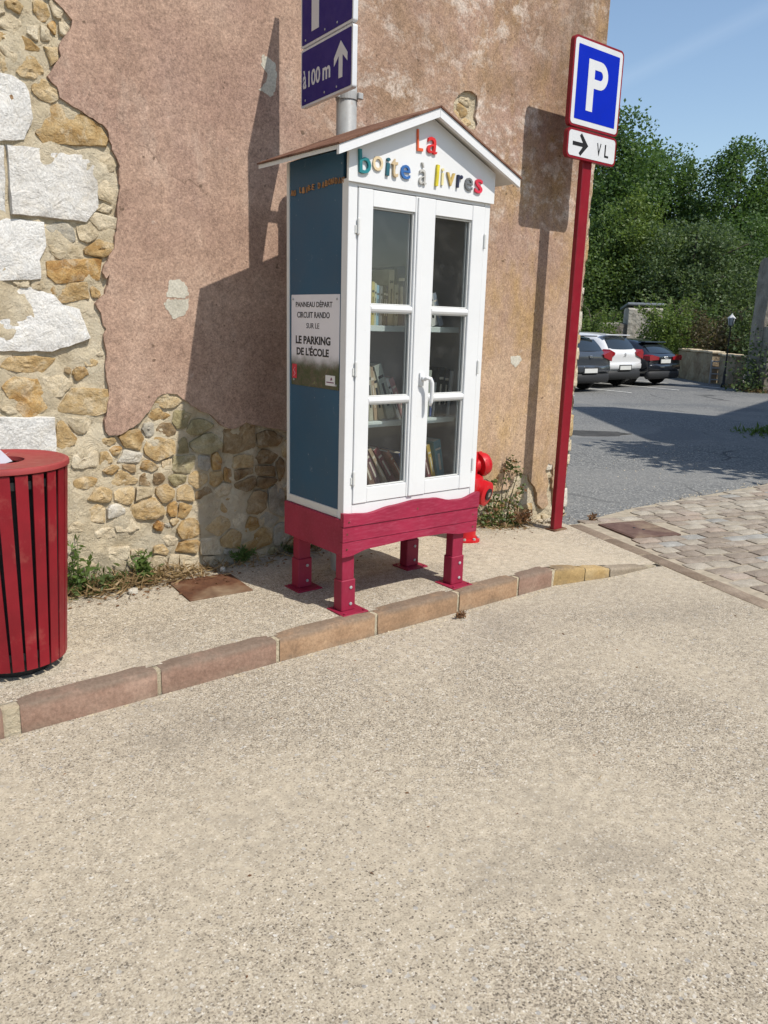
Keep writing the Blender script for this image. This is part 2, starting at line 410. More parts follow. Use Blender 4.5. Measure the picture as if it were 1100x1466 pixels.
def m_plaster():
    n = NT('old_plaster'); z = n.xyz()
    X, Z = z[0], z[2]
    base = n.ramp(n.noise(2.3, 8, .62), [(.28, (.285, .185, .137)), (.5, (.37, .25, .185)), (.74, (.44, .315, .24))])
    base = n.mix(n.math('MULTIPLY', n.rng(n.noise(1.1, 7, .66, dist=.5), .46, .64), .5), base, (.255, .16, .13))
    base = n.mix(n.math('MULTIPLY', n.rng(n.noise(3.4, 9, .7, vec=n.stretch((1, 1, .45))), .56, .68), .38), base, (.50, .39, .31))
    right = n.rng(X, 2.5, 3.6, smooth=True)
    warm = n.math('MULTIPLY', right, n.rng(Z, 2.2, 1.0, smooth=True))
    base = n.mix(n.math('MULTIPLY', warm, .65), base, n.ramp(n.noise(3.2, 7, .6), [(.3, (.40, .27, .17)), (.7, (.52, .385, .25))]))
    # ochre lichen and rain stains
    och = n.math('MULTIPLY', n.rng(X, 3.2, 4.3), n.rng(n.noise(2.6, 7, .66, vec=n.stretch((1.2, 1, .6))), .46, .64))
    base = n.mix(n.math('MULTIPLY', och, .6), base, (.36, .23, .085))
    up = n.math('MULTIPLY', n.rng(X, 2.2, 3.4, smooth=True), n.rng(Z, 1.7, 2.6, smooth=True))
    brown = n.math('MULTIPLY', up, n.rng(n.noise(1.7, 8, .66, dist=.5), .42, .66))
    base = n.mix(n.math('MULTIPLY', brown, .72), base, n.mix(n.noise(9, 6, .7), (.15, .095, .055), (.27, .17, .09)))
    worn = n.math('MULTIPLY', up, n.math('MULTIPLY', n.rng(n.noise(6.0, 13, .76, dist=.3, vec=n.stretch((1, 1, 1.25))), .50, .60), n.rng(n.noise(1.4, 3, .5), .36, .56)))
    base = n.mix(n.math('MULTIPLY', worn, .8), base, n.mix(n.noise(30, 4), (.50, .41, .34), (.62, .55, .48)))
    worn2 = n.rng(n.noise(6.5, 9, .66, dist=.4), .64, .72)
    base = n.mix(n.math('MULTIPLY', worn2, .45), base, (.52, .44, .38))
    # dark run-off close to the corner near the top
    run = n.math('MULTIPLY', n.rng(X, 4.3, 5.1), n.math('MULTIPLY', n.rng(Z, 2.7, 3.6), n.rng(n.noise(5, 6, .6, vec=n.stretch((1.6, 1, .25))), .35, .62)))
    base = n.mix(n.math('MULTIPLY', run, .75), base, (.115, .08, .05))
    low = n.math('MULTIPLY', n.rng(X, 3.6, 3.0), n.math('MULTIPLY', n.rng(Z, 1.6, .9), n.rng(n.noise(2, 6, .6), .4, .65)))
    base = n.mix(n.math('MULTIPLY', low, .35), base, (.25, .155, .115))
    drip = n.rng(n.noise(8, 7, .68, vec=n.stretch((1, 1, .10))), .56, .70)
    base = n.mix(n.math('MULTIPLY', drip, .32), base, (.19, .125, .09))
    base = n.mix(n.math('MULTIPLY', n.math('MULTIPLY', n.rng(Z, .75, .25), n.rng(n.noise(4, 7, .7), .38, .6)), .4), base, (.22, .17, .12))
    g = n.noise(95, 5, .75); g2 = n.noise(260, 3, .7)
    base = n.mix(1.0, base, n.rng(g, .3, .7, .58, 1.42), 'MULTIPLY')
    base = n.mix(1.0, base, n.rng(n.noise(28, 6, .7, dist=.4), .3, .7, .80, 1.2), 'MULTIPLY')
    fl = n.rng(n.noise(210, 3, .8), .62, .70)
    base = n.mix(n.math('MULTIPLY', fl, .5), base, (.58, .47, .38))
    dk = n.rng(n.noise(170, 3, .8), .64, .72)
    base = n.mix(n.math('MULTIPLY', dk, .5), base, (.15, .10, .07))
    base = n.mix(1.0, base, n.rng(g2, .3, .7, .74, 1.26), 'MULTIPLY')
    w = n.n('ShaderNodeTexVoronoi'); w.feature = 'DISTANCE_TO_EDGE'; w.inputs['Scale'].default_value = 1.3
    nv = n.n('ShaderNodeMix'); nv.data_type = 'VECTOR'; nv.inputs['Factor'].default_value = .22
    nn_ = n.n('ShaderNodeTexNoise'); n.l(n.vec, nn_.inputs['Vector']); nn_.inputs['Scale'].default_value = 4; nn_.inputs['Detail'].default_value = 6
    n.l(n.vec, nv.inputs['A']); n.l(nn_.outputs['Color'], nv.inputs['B']); n.l(nv.outputs['Result'], w.inputs['Vector'])
    crk = n.math('MULTIPLY', n.rng(w.outputs['Distance'], .0015, .005, 1, 0), n.rng(n.noise(1.1, 3), .54, .62))
    base = n.mix(n.math('MULTIPLY', crk, .55), base, (.13, .085, .06))
    hole = n.rng(n.noise(23, 2, .4), .725, .765)
    base = n.mix(n.math('MULTIPLY', hole, .7), base, (.09, .06, .04))
    n.bump(g, .55, .006); n.bump(n.noise(20, 6, .6), .3, .012); n.bump(n.noise(2.0, 4, .5), .25, .06)
    return n.fin(base, .94, spec=.15)
MAT['plaster'] = m_plaster()
MAT['filler'] = m_stone('grey_filler', [(0, (.40, .37, .30)), (.5, (.50, .47, .39)), (1, (.57, .54, .46))], 6, .35)

def m_white(name='white_paint', c=(.66, .665, .665), dirt=.34):
    n = NT(name)
    col = n.mix(n.rng(n.noise(5, 5), .3, .7), var(c, .95), c)
    grain = n.noise(18, 6, .6, vec=n.stretch((8, 8, .6)))
    col = n.mix(n.math('MULTIPLY', n.rng(n.noise(7, 8, .7), .6, .78), dirt), col, (.48, .45, .40))
    col = n.mix(n.math('MULTIPLY', n.rng(n.noise(45, 4, .6), .72, .76), dirt*1.6), col, (.30, .26, .22))
    n.bump(grain, .12, .002)
    return n.fin(col, n.rng(n.noise(9, 4), .3, .7, .34, .5), spec=.45)
MAT['white'] = m_white()
MAT['white_old'] = m_white('weathered_white_paint', (.60, .60, .575), .55)
def m_blue():
    n = NT('petrol_blue_board')
    col = n.mix(n.rng(n.noise(3, 6), .3, .7), (.014, .064, .118), (.022, .085, .150))
    sc = n.rng(n.noise(7, 9, .72, vec=n.stretch((1, 2.2, .8)), dist=.5), .64, .74)
    col = n.mix(n.math('MULTIPLY', sc, .33), col, (.34, .38, .42))
    fleck = n.rng(n.noise(60, 3), .70, .75)
    col = n.mix(n.math('MULTIPLY', fleck, .3), col, (.45, .46, .46))
    n.bump(n.noise(40, 4), .06, .002)
    return n.fin(col, n.rng(n.noise(6, 5), .3, .7, .38, .6), spec=.35)
MAT['blue'] = m_blue()
def m_redwood(name, c, grain_vec, fade=.5):
    n = NT(name)
    col = n.mix(n.rng(n.noise(5, 6), .3, .7), var(c, .8), var(c, 1.12))
    g = n.noise(14, 8, .7, vec=n.stretch(grain_vec))
    col = n.mix(n.math('MULTIPLY', n.rng(g, .48, .72), fade), col, (min(1, c[0]*1.35+.08), c[1]*2+.075, c[2]*1.6+.085))
    col = n.mix(n.math('MULTIPLY', n.rng(n.noise(38, 6, .7), .70, .76), .5), col, (.55, .45, .42))
    chips = n.rng(n.noise(55, 8, .75), .69, .72)
    col = n.mix(n.math('MULTIPLY', chips, n.rng(n.noise(6, 4), .5, .65, 0, .55)), col, (.50, .40, .36))
    n.bump(g, .25, .003)
    return n.fin(col, n.rng(g, .3, .7, .45, .65), spec=.35)
MAT['redwood'] = m_redwood('raspberry_painted_wood', (.275, .014, .045), (1.2, 8, 8), .36)
MAT['redleg'] = m_redwood('raspberry_painted_steel', (.245, .011, .038), (6, 6, 1.5), .14)
MAT['redsteel'] = paint('signal_red_coating', (.205, .005, .015), .38, .10, 8, .45, .05, (.20, .03, .03), .35)
MAT['binred'] = paint('bin_red_coating', (.195, .006, .013), .45, .22, 5, .35, .08, (.36, .12, .09), .4)
MAT['binlid'] = paint('faded_red_lid', (.27, .040, .040), .5, .10, 8, .4, .08, (.30, .10, .07), .5)
MAT['hydrant'] = paint('hydrant_red', (.46, .006, .012), .42, .15, 9, .4, .08, (.30, .12, .10), .6)
MAT['black'] = plain('black_plastic', (.012, .012, .013), .5)
MAT['dark_in'] = plain('dark_inside', (.03, .03, .032), .8)
MAT['rooftop'] = m_stone('weathered_roof_felt', [(0, (.06, .03, .02)), (.5, (.135, .065, .042)), (1, (.22, .12, .08))], 7, .5)
MAT['steel'] = paint('galvanised_steel', (.34, .345, .34), .5, .14, 14, .5, .1, (.30, .17, .09), .55)
MAT['chrome'] = NT('bright_metal').fin((.7, .7, .7), .3, 1.0)
MAT['interior'] = plain('grey_brown_interior_board', (.235, .215, .195), .7)
MAT['shelf'] = paint('pale_shelf_board', (.55, .60, .57), .5, .06, 9)
def m_rust(name, c1, c2, c3):
    n = NT(name)
    col = n.ramp(n.noise(9, 8, .7), [(.28, c1), (.5, c2), (.72, c3)])
    col = n.mix(n.math('MULTIPLY', n.rng(n.noise(2.6, 5, .6), .5, .68), .6), col, (.33, .26, .17))
    n.bump(n.noise(60, 6, .7), .5, .004)
    return n.fin(col, .85, spec=.25)
MAT['rust'] = m_rust('rusted_iron', (.06, .027, .016), (.105, .046, .024), (.165, .085, .045))
MAT['cover'] = m_rust('brown_cast_iron', (.085, .05, .04), (.125, .075, .06), (.19, .13, .10))

def m_glass(name, tint=(.92, .94, .95), refl=.9):
    n = NT(name)
    tr = n.n('ShaderNodeBsdfTransparent'); tr.inputs[0].default_value = (*tint, 1)
    gl = n.n('ShaderNodeBsdfGlossy'); gl.inputs['Roughness'].default_value = .03; gl.inputs[0].default_value = (refl, refl, refl, 1)
    lw = n.n('ShaderNodeLayerWeight'); lw.inputs[0].default_value = .5; frs = n.math('ADD', n.math('MULTIPLY', n.math('POWER', lw.outputs['Facing'], 5.0), .95), .045)
    dust = n.n('ShaderNodeBsdfDiffuse'); dust.inputs[0].default_value = (.55, .53, .5, 1)
    m1 = n.n('ShaderNodeMixShader'); n.l(frs, m1.inputs[0]); n.l(tr.outputs[0], m1.inputs[1]); n.l(gl.outputs[0], m1.inputs[2])
    m2 = n.n('ShaderNodeMixShader'); n.l(n.rng(n.noise(9, 8, .75), .5, .85, .008, .05), m2.inputs[0]); n.l(m1.outputs[0], m2.inputs[1]); n.l(dust.outputs[0], m2.inputs[2])
    n.l(m2.outputs[0], n.out.inputs['Surface'])
    return n.m
MAT['glass'] = m_glass('window_glass', (.90, .92, .92))

def m_leaf(name, dark, light, trans=.35, spread=.5):
    n = NT(name)
    isl = n.island(); clump = n.noise(.8, 3, .6)
    f = n.math('ADD', n.math('MULTIPLY', isl, spread), n.math('MULTIPLY', n.rng(clump, .3, .7), 1-spread))
    c = n.ramp(f, [(0, dark), (.6, tuple((a+b)/2 for a, b in zip(dark, light))), (1, light)])
    tl = n.n('ShaderNodeBsdfTranslucent'); n.l(n.mix(.5, c, (light[0]*1.5, light[1]*1.6, light[2]*.8)), tl.inputs[0])
    mx = n.n('ShaderNodeMixShader'); mx.inputs[0].default_value = trans
    n.fin(c, .55, spec=.35)
    n.l(n.p.outputs[0], mx.inputs[1]); n.l(tl.outputs[0], mx.inputs[2]); n.l(mx.outputs[0], n.out.inputs['Surface'])
    return n.m
MAT['leaf_dark'] = m_leaf('dark_tree_leaves', (.030, .066, .018), (.118, .195, .052))
MAT['leaf_mid'] = m_leaf('mid_tree_leaves', (.040, .080, .022), (.145, .21, .058))
MAT['leaf_bright'] = m_leaf('bright_tree_leaves', (.060, .105, .022), (.18, .24, .06))
MAT['leaf_grey'] = m_leaf('grey_green_leaves', (.046, .078, .030), (.135, .185, .075))
MAT['leaf_brown'] = m_leaf('brown_brush', (.060, .050, .028), (.150, .125, .070))
MAT['leaf_weed'] = m_leaf('weed_leaves', (.060, .110, .025), (.17, .24, .065))
MAT['leaf_ivy'] = m_leaf('creeper_leaves', (.040, .070, .018), (.14, .17, .05), .25, .7)
MAT['straw'] = m_leaf('dry_straw', (.17, .105, .050), (.40, .29, .15), .2, .8)
MAT['deadleaf'] = m_leaf('dead_leaves', (.10, .045, .022), (.30, .17, .085), .15, .9)
MAT['bark'] = m_stone('tree_bark', [(0, (.05, .04, .03)), (.5, (.11, .09, .065)), (1, (.17, .14, .105))], 4, .8)

# ================================================================== GROUND
def gz(x, y):
    d = math.hypot(x, y)
    return -0.1*min(1, max(0, (d-8)/12))

def ground_sheet():
    xs = sorted(set([-300, -120, -50, -20, -8] + list(np.arange(-4, 30, 1.0)) + [32, 36, 42, 60, 120, 300]))
    ys = sorted(set([-300, -120, -50, -20, -8] + list(np.arange(-4, 24, 1.0)) + [26, 30, 40, 60, 120, 300]))
    v = [(x, y, gz(x, y) - 0.016) for y in ys for x in xs]
    n = len(xs)
    f = [(j*n+i, j*n+i+1, (j+1)*n+i+1, (j+1)*n+i) for j in range(len(ys)-1) for i in range(n-1)]
    return v, f
obj('asphalt_ground', ground_sheet(), MAT['asphalt'], kind='structure')

BD = Vector((.300, .954)); BT = Vector((.954, -.300))     # along the border strip, and across it
B0 = Vector((4.56, 2.735))
def bpt(s, t): p = B0 + BD*s + BT*t; return (p.x, p.y)

# beige road of exposed aggregate concrete, in front of the kerb and left of the border strip
mb = MB()
road_poly = [(-9, 2.86), (-9, -9)] + [bpt(-12.2, -.004), bpt(-.02, -.004), (4.50, 2.735), (4.05, 2.77), (3.65, 2.86)]
mb.prism([(p[0], p[1]) for p in road_poly], .03, Matrix.Translation((0, 0, -.03)))
obj('road', mb, MAT['road'], kind='structure')

# raised pavement along the house
def pz(x): return 0.108*min(1, max(0, (4.52-x)/.90)) if x > 3.6 else 0.108
def pav():
    v = []; f = []
    xs = np.concatenate([np.arange(-6, 0, .5), np.arange(0, 3.4, .1), np.arange(3.4, 4.951, .05)])
    rows = 14
    for x in xs:
        y0 = 2.915 if x < 3.6 else 2.915 - (x-3.6)*.155
        y1 = 4.06
        if x > 4.54: y0 = max(y0, B0.y + (x-B0.x)/.300*.954 + .0)
        y0 = min(y0, 3.95)
        for k in range(rows):
            t = k/(rows-1); y = y0 + (y1-y0)*t
            z = pz(x) + .004*mnoise.noise(Vector((x*2.2, y*2.2, .3))) + (.012 if t > .98 else 0)
            v.append((x, y, max(z, .004)))
    for i in range(len(xs)-1):
        for k in range(rows-1):
            a = i*rows+k; f.append((a, a+rows, a+rows+1, a+1))
    return v, f
obj('pavement', pav(), MAT['pavement'], smooth=True, kind='structure')

# kerb: mortar core, stones as its pieces
kerb_line = [(-6.0, 2.86), (3.62, 2.86), (4.08, 2.765), (4.52, 2.735)]
def kline(x):
    for (a, b) in zip(kerb_line, kerb_line[1:]):
        if a[0] <= x <= b[0]: return a[1] + (b[1]-a[1])*(x-a[0])/(b[0]-a[0])
    return kerb_line[-1][1]
mb = MB()
xs = [-6, -3, 0] + list(np.arange(.2, 4.5, .12)) + [4.52]
vv = []; ff = []
for x in xs:
    y = kline(x) + .012; h = pz(x) - .004
    vv += [(x, y, -.02), (x, y, max(h, .002)), (x, y+.085, max(h, .002)), (x, y+.085, -.02)]
for i in range(len(xs)-1):
    a = i*4; b = a+4
    ff += [(a, b, b+1, a+1), (a+1, b+1, b+2, a+2), (a+2, b+2, b+3, a+3)]
ff += [(0, 1, 2, 3), (len(vv)-4, len(vv)-1, len(vv)-2, len(vv)-3)]
kerb = obj('kerb', (vv, ff), MAT['mortar'], kind='structure')
def m_kerb(name, a, b):
    n = NT(name)
    c = n.ramp(n.math('ADD', n.rng(n.noise(5, 7, .65), .3, .7, 0, .8), n.rng(n.objrand(), 0, 1, -.1, .3), True), [(0, var(a, .75)), (.5, a), (1, b)])
    z = n.xyz()
    top = n.math('MULTIPLY', n.rng(z[2], .080, .104), n.rng(n.noise(8, 6, .7), .25, .5))
    c = n.mix(n.math('MULTIPLY', top, .75), c, (.16, .125, .095))
    low = n.math('MULTIPLY', n.rng(z[2], .035, .0), n.rng(n.noise(9, 6, .7), .4, .65))
    c = n.mix(n.math('MULTIPLY', low, .6), c, (.20, .165, .12))
    st = n.rng(n.noise(6, 7, .7, vec=n.stretch((1, 1, .4))), .58, .72)
    c = n.mix(n.math('MULTIPLY', st, .6), c, (.13, .09, .065))
    c = n.mix(1.0, c, n.rng(n.noise(70, 5, .75), .3, .7, .72, 1.2), 'MULTIPLY')
    n.bump(n.noise(28, 7, .7), .5, .008)
    return n.fin(c, .88, spec=.2)
MAT['kerb_mauve'] = m_kerb('mauve_sandstone', (.24, .15, .11), (.325, .22, .165))
MAT['kerb_tan'] = m_kerb('tan_sandstone', (.315, .20, .12), (.41, .28, .175))
MAT['kerb_yellow'] = m_kerb('yellow_sandstone', (.37, .255, .115), (.44, .335, .185))
MAT['kerb_grey'] = m_kerb('grey_sandstone', (.25, .205, .15), (.34, .285, .22))
kj = [(-5.9, -5.3, 'mauve'), (-5.27, -4.6, 'mauve'), (-4.57, -4.0, 'tan'), (-3.97, -3.4, 'mauve'), (-3.37, -2.8, 'mauve'), (-2.77, -2.2, 'tan'), (-2.17, -1.62, 'mauve'), (-1.59, -1.05, 'mauve'), (-1.02, -.48, 'mauve'), (-.45, .02, 'mauve'), (.05, .585, 'mauve'),
      (.645, 1.165, 'mauve'), (1.185, 1.722, 'mauve'), (1.742, 2.282, 'tan'), (2.302, 2.838, 'tan'), (2.858, 3.31, 'tan'), (3.328, 3.615, 'mauve'), (3.63, 3.86, 'yellow'), (3.868, 4.055, 'yellow'), (4.065, 4.43, 'grey')]
def kerb_stone(x0, x1, mt, sd):
    r = random.Random(sd); n = max(4, int((x1-x0)/.07)); vs_ = []; fs = []
    prof = 6
    for i in range(n+1):
        x = x0 + (x1-x0)*i/n
        y = kline(x); h = pz(x) + .003
        h = max(h, .012)
        e = .006 if i in (0, n) else 0.0
        j = lambda a: r.uniform(-a, a)
        ch = min(.014, h*.35)
        P = [(y+e+j(.002), -.015), (y+e+j(.0025), h*.45), (y+e+j(.0025), h-ch), (y+ch*.45+e+j(.003), h-ch*.3+j(.0015)), (y+ch*1.1+e, h-e+j(.0015)), (y+.075+j(.006), h-e+.001)]
        vs_ += [(x, p[0], p[1]) for p in P]
    for i in range(n):
        for k in range(prof-1):
            a = i*prof+k; fs.append((a, a+prof, a+prof+1, a+1))
    fs.append(tuple(range(prof))); fs.append(tuple(n*prof+k for k in range(prof))[::-1])
    obj('kerb_stone', (vs_, fs), MAT['kerb_'+mt], kerb, angle=50)
for i, (a, b, c) in enumerate(kj): kerb_stone(a, b, c, i)

# border strip of long flat stones between the concrete and the setts
strip_bed = MB()
strip_bed.prism([bpt(-12, 0), bpt(-12, .13), bpt(1.1, .13), bpt(1.1, 0)], .02, Matrix.Translation((0, 0, -.022)))
border = obj('border_strip', strip_bed, MAT['mortar'], kind='structure')
MAT['strip'] = m_stone('brown_border_stone', [(0, (.16, .12, .085)), (.5, (.225, .175, .13)), (1, (.31, .25, .19))], 6, .4)
def flat_stone(L, W, h, r, jit=.006, crown=.004):
    """a worn flat paving stone, centred, long axis x"""
    out = []
    nx, ny = 4, 2
    for k in range(nx+1): out.append((-L/2 + L*k/nx, -W/2))
    for k in range(1, ny+1): out.append((L/2, -W/2 + W*k/ny))
    for k in range(1, nx+1): out.append((L/2 - L*k/nx, W/2))
    for k in range(1, ny): out.append((-L/2, W/2 - W*k/ny))
    out = [(x*(.985 if abs(x) > L*.45 and abs(y) > W*.45 else 1) + r.uniform(-jit, jit), y*(.97 if abs(x) > L*.45 and abs(y) > W*.45 else 1) + r.uniform(-jit, jit)) for x, y in out]
    n = len(out); ins = min(.010, W*.12)
    v = [(x, y, -.015) for x, y in out] + [(x, y, h-.005) for x, y in out] + [(x*(1-2*ins/L), y*(1-2*ins/W), h + r.uniform(-.0015, .0015)) for x, y in out] + [(0, 0, h+crown)]
    f = []
    for i in range(n):
        j = (i+1) % n
        f += [(i, j, n+j, n+i), (n+i, n+j, 2*n+j, 2*n+i), (2*n+i, 2*n+j, 3*n)]
    return v, f
r = random.Random(3)
s = 1.08
while s > -5.5:
    L = r.uniform(.38, .62)
    v_, f_ = flat_stone(L-.012, .116, .003, r, .003, .002)
    o = obj('border_stone', (v_, f_), MAT['strip'], border, angle=40)
    p = bpt(s - L/2, .065); o.location = (p[0], p[1], .002); o.rotation_euler = (0, 0, math.atan2(BD.y, BD.x))
    s -= L

# setts: mortar bed, each stone a piece
MAT['settbed'] = paint('sandy_joint_mortar', (.36, .31, .235), .95, .2, 14, .2, .5, (.22, .18, .13), .6)
bed = MB()
bed.prism([bpt(-7, .13), bpt(-7, 6.5), (12.5, 3.25), (9.2, 3.72), (7.2, 3.80), (5.9, 3.86), (5.2, 3.80), (4.99, 3.76), bpt(1.0, .13)], .02, Matrix.Translation((0, 0, -.026)))
setts = obj('sett_paving', bed, MAT['settbed'], kind='structure')
sett_m = [m_stone('sett_'+nm, st, 7, .5) for nm, st in (
    ('brown', [(0, (.20, .165, .13)), (.5, (.28, .235, .19)), (1, (.36, .315, .26))]),
    ('pink', [(0, (.24, .19, .15)), (.5, (.315, .255, .205)), (1, (.39, .33, .275))]),
    ('pale', [(0, (.28, .245, .195)), (.5, (.355, .315, .255)), (1, (.43, .39, .325))]),
    ('bluegrey', [(0, (.225, .215, .195)), (.5, (.295, .285, .26)), (1, (.37, .36, .33))]))]
CC = Vector((5.255, 3.372))    # iron cover in the setts
r = random.Random(5)
shapes = []
for k in range(14):
    me = bpy.data.meshes.new('sett'); L = .155 + .012*(k % 7); W = r.uniform(.098, .115)
    v_, f_ = flat_stone(L, W, .004, r, .007, .004); me.from_pydata(v_, [], f_)
    me.update(); me.materials.append(sett_m[r.choice([0, 0, 0, 0, 1, 1, 2, 2, 2, 3])]); me['L'] = L
    me.polygons.foreach_set('use_smooth', [True]*len(me.polygons))
    try: me.set_sharp_from_angle(angle=R(35))
    except Exception: pass
    shapes.append(me)
def upper(x): return 3.83 if x < 6.4 else 3.83 - (x-6.4)*.045
cand = []; beyond = []
row = 0
s = 2.75
while s > -4.2:
    t = .15 + r.uniform(0, .1)
    while t < 5.2:
        me = r.choice(shapes); L = me['L']
        p = B0 + BD*s + BT*(t + L/2)
        t += L + .013
        if p.y > upper(p.x) - .06 + r.uniform(-.05, .05): continue
        q = p - CC; a, b = abs(q.dot(BD)), abs(q.dot(BT))
        if a < .29 and b < .30 and a < .21+.06 and b < .215+.09: continue
        (beyond if p.x*.51 - p.y > .9 else cand).append((p, me))
    s -= .123
cand.sort(key=lambda c: c[0].length)
for p, me in cand[:295]:
    o = bpy.data.objects.new('sett', me); COL.objects.link(o); o.parent = setts
    o.location = (p.x, p.y, r.uniform(-.004, .003)); o.rotation_euler = (r.uniform(-.015, .015), r.uniform(-.015, .015), math.atan2(BT.y, BT.x) + r.uniform(-.035, .035))
beyond += cand[295:]
if beyond:
    mb = MB()
    for p, me in beyond:
        M = Matrix.Translation((p.x, p.y, 0)) @ Matrix.Rotation(math.atan2(BT.y, BT.x), 4, 'Z')
        mb.add([v.co[:] for v in me.vertices], [tuple(q.vertices) for q in me.polygons], M)
    obj('setts_beyond', mb, sett_m[0], setts, kind='stuff')

# tar patch and painted bay lines on the car park
def blob(cx, cy, rx, ry, rz, n, sd, wob=.18):
    rr = random.Random(sd); pts = []
    for i in range(n):
        a = 2*math.pi*i/n; k = 1 + wob*rr.uniform(-1, 1)
        x, y = rx*k*math.cos(a), ry*k*math.sin(a)
        pts.append((cx + x*math.cos(rz) - y*math.sin(rz), cy + x*math.sin(rz) + y*math.cos(rz)))
    return pts
mb = MB(); pts = blob(9.95, 7.35, .62, .30, -.45, 22, 4)
mb.prism(pts, .006, Matrix.Translation((0, 0, gz(9.9, 7.3)-.017)))
obj('tar_patch', mb, MAT['tar'], kind='structure')
MAT['linepaint'] = paint('worn_line_paint', (.62, .62, .58), .8, .15, 12, .2, .1, (.22, .22, .21), .9)
lines = MB()
for x in (15.65, 17.98, 20.22, 22.4):
    lines.box((x, 14.3, gz(18, 14)-.007), (.10, 4.2, .006))
obj('parking_bay_lines', lines, MAT['linepaint'], kind='structure')

# rusty access plate in the pavement and iron cover among the setts
def plate(name, c, L, W, rz, mat_, label, z, frame=True, knobs=False):
    t = thing(name, label, 'cover', (c[0], c[1], z), rz)
    boxo('plate', (0, 0, 0), (L, W, .012), mat_, t, .002)
    if frame:
        mb = MB()
        for sx in (-1, 1):
            mb.box((sx*(L/2+.011), 0, -.001), (.016, W+.038, .012), .002); mb.box((0, sx*(W/2+.011), -.001), (L+.006, .016, .012), .002)
        obj('rim', mb, mat_, t)
    if knobs:
        for k in (-1, 1):
            mb = MB(); mb.lathe([(.012, 0), (.010, .003), (.004, .004)], 10, Matrix.Translation((k*.03, .02*k, .006))); obj('key_hole', mb, MAT['black'], t)
    return t
plate('rusty_plate', (1.81, 3.68), .345, .33, -.10, MAT['rust'], 'rusty brown iron plate set in the pavement by the rubble stone wall', .1085, frame=False)
plate('iron_cover', (CC.x, CC.y), .40, .395, math.atan2(BD.y, BD.x), MAT['cover'], 'square brown cast iron cover set among the paving setts', .0025, knobs=True)

# ================================================================== HOUSE WITH PEELING RENDER
EDGE=[(1.224, 2.88), (1.255, 2.847), (1.283, 2.833), (1.321, 2.805), (1.356, 2.771), (1.352, 2.749), (1.345, 2.731), (1.313, 2.692), (1.294, 2.661), (1.289, 2.639), (1.297, 2.613), (1.265, 2.569), (1.233, 2.52), (1.249, 2.498), (1.271, 2.484), (1.278, 2.463), (1.28, 2.442), (1.314, 2.426), (1.355, 2.41), (1.407, 2.382), (1.468, 2.361), (1.492, 2.339), (1.497, 2.32), (1.507, 2.257), (1.528, 2.225), (1.542, 2.191), (1.537, 2.143), (1.54, 2.096), (1.527, 2.034), (1.518, 1.972), (1.512, 1.911), (1.501, 1.849), (1.496, 1.812), (1.468, 1.773), (1.443, 1.728), (1.432, 1.696), (1.45, 1.666), (1.466, 1.688), (1.459, 1.654), (1.439, 1.593), (1.408, 1.567), (1.391, 1.547), (1.4, 1.526), (1.415, 1.504), (1.419, 1.464), (1.437, 1.428), (1.42, 1.4), (1.421, 1.377), (1.429, 1.338), (1.429, 1.287), (1.421, 1.235), (1.424, 1.195), (1.433, 1.149), (1.433, 1.103), (1.422, 1.05), (1.414, 0.997), (1.404, 0.957), (1.406, 0.923), (1.422, 0.902), (1.463, 0.899), (1.508, 0.915), (1.548, 0.935), (1.6, 0.976), (1.637, 1.013), (1.662, 1.051), (1.684, 1.083), (1.711, 1.099), (1.743, 1.103), (1.795, 1.097), (1.832, 1.067), (1.877, 1.031), (1.93, 1.0), (1.985, 0.982), (2.02, 0.948), (2.048, 0.92), (2.094, 0.897), (2.13, 0.893), (2.172, 0.906), (2.206, 0.926), (2.249, 0.909), (2.301, 0.898), (2.371, 0.883), (2.452, 0.863), (2.554, 0.828), (2.929, 0.708), (3.395, 0.545), (3.857, 0.361), (4.103, 0.251), (4.141, 0.23), (4.194, 0.238), (4.239, 0.262), (4.263, 0.296), (4.324, 0.296), (4.414, 0.296), (4.462, 0.31), (4.479, 0.348), (4.496, 0.4), (4.552, 0.409), (4.641, 0.386), (4.668, 0.333), (4.725, 0.287), (4.761, 0.233), (4.778, 0.139), (4.837, 0.09), (4.879, 0.101), (4.91, 0.123), (4.872, 0.21), (4.891, 0.29), (4.867, 0.364), (4.84, 0.397), (4.871, 0.455), (4.927, 0.44), (4.944, 0.356)]
HOLE=[(3.729, 2.893), (3.782, 2.927), (3.841, 2.935), (3.892, 2.917), (3.901, 2.864), (3.885, 2.793), (3.91, 2.754), (3.886, 2.715), (3.844, 2.717), (3.791, 2.734), (3.732, 2.764), (3.69, 2.794), (3.692, 2.844)]
PATCHES=[[(1.772, 1.676), (1.828, 1.684), (1.866, 1.651), (1.876, 1.605), (1.847, 1.589), (1.78, 1.591), (1.753, 1.595)], [(1.737, 1.554), (1.758, 1.582), (1.847, 1.584), (1.878, 1.59), (1.868, 1.533), (1.844, 1.502), (1.787, 1.483), (1.766, 1.515)], [(2.326, 2.831), (2.358, 2.825), (2.398, 2.808), (2.414, 2.754), (2.406, 2.714), (2.398, 2.667), (2.373, 2.637), (2.301, 2.662), (2.349, 2.709), (2.354, 2.748), (2.318, 2.779)], [(4.356, 1.284), (4.46, 1.289), (4.478, 1.254), (4.416, 1.204), (4.361, 1.235)]]
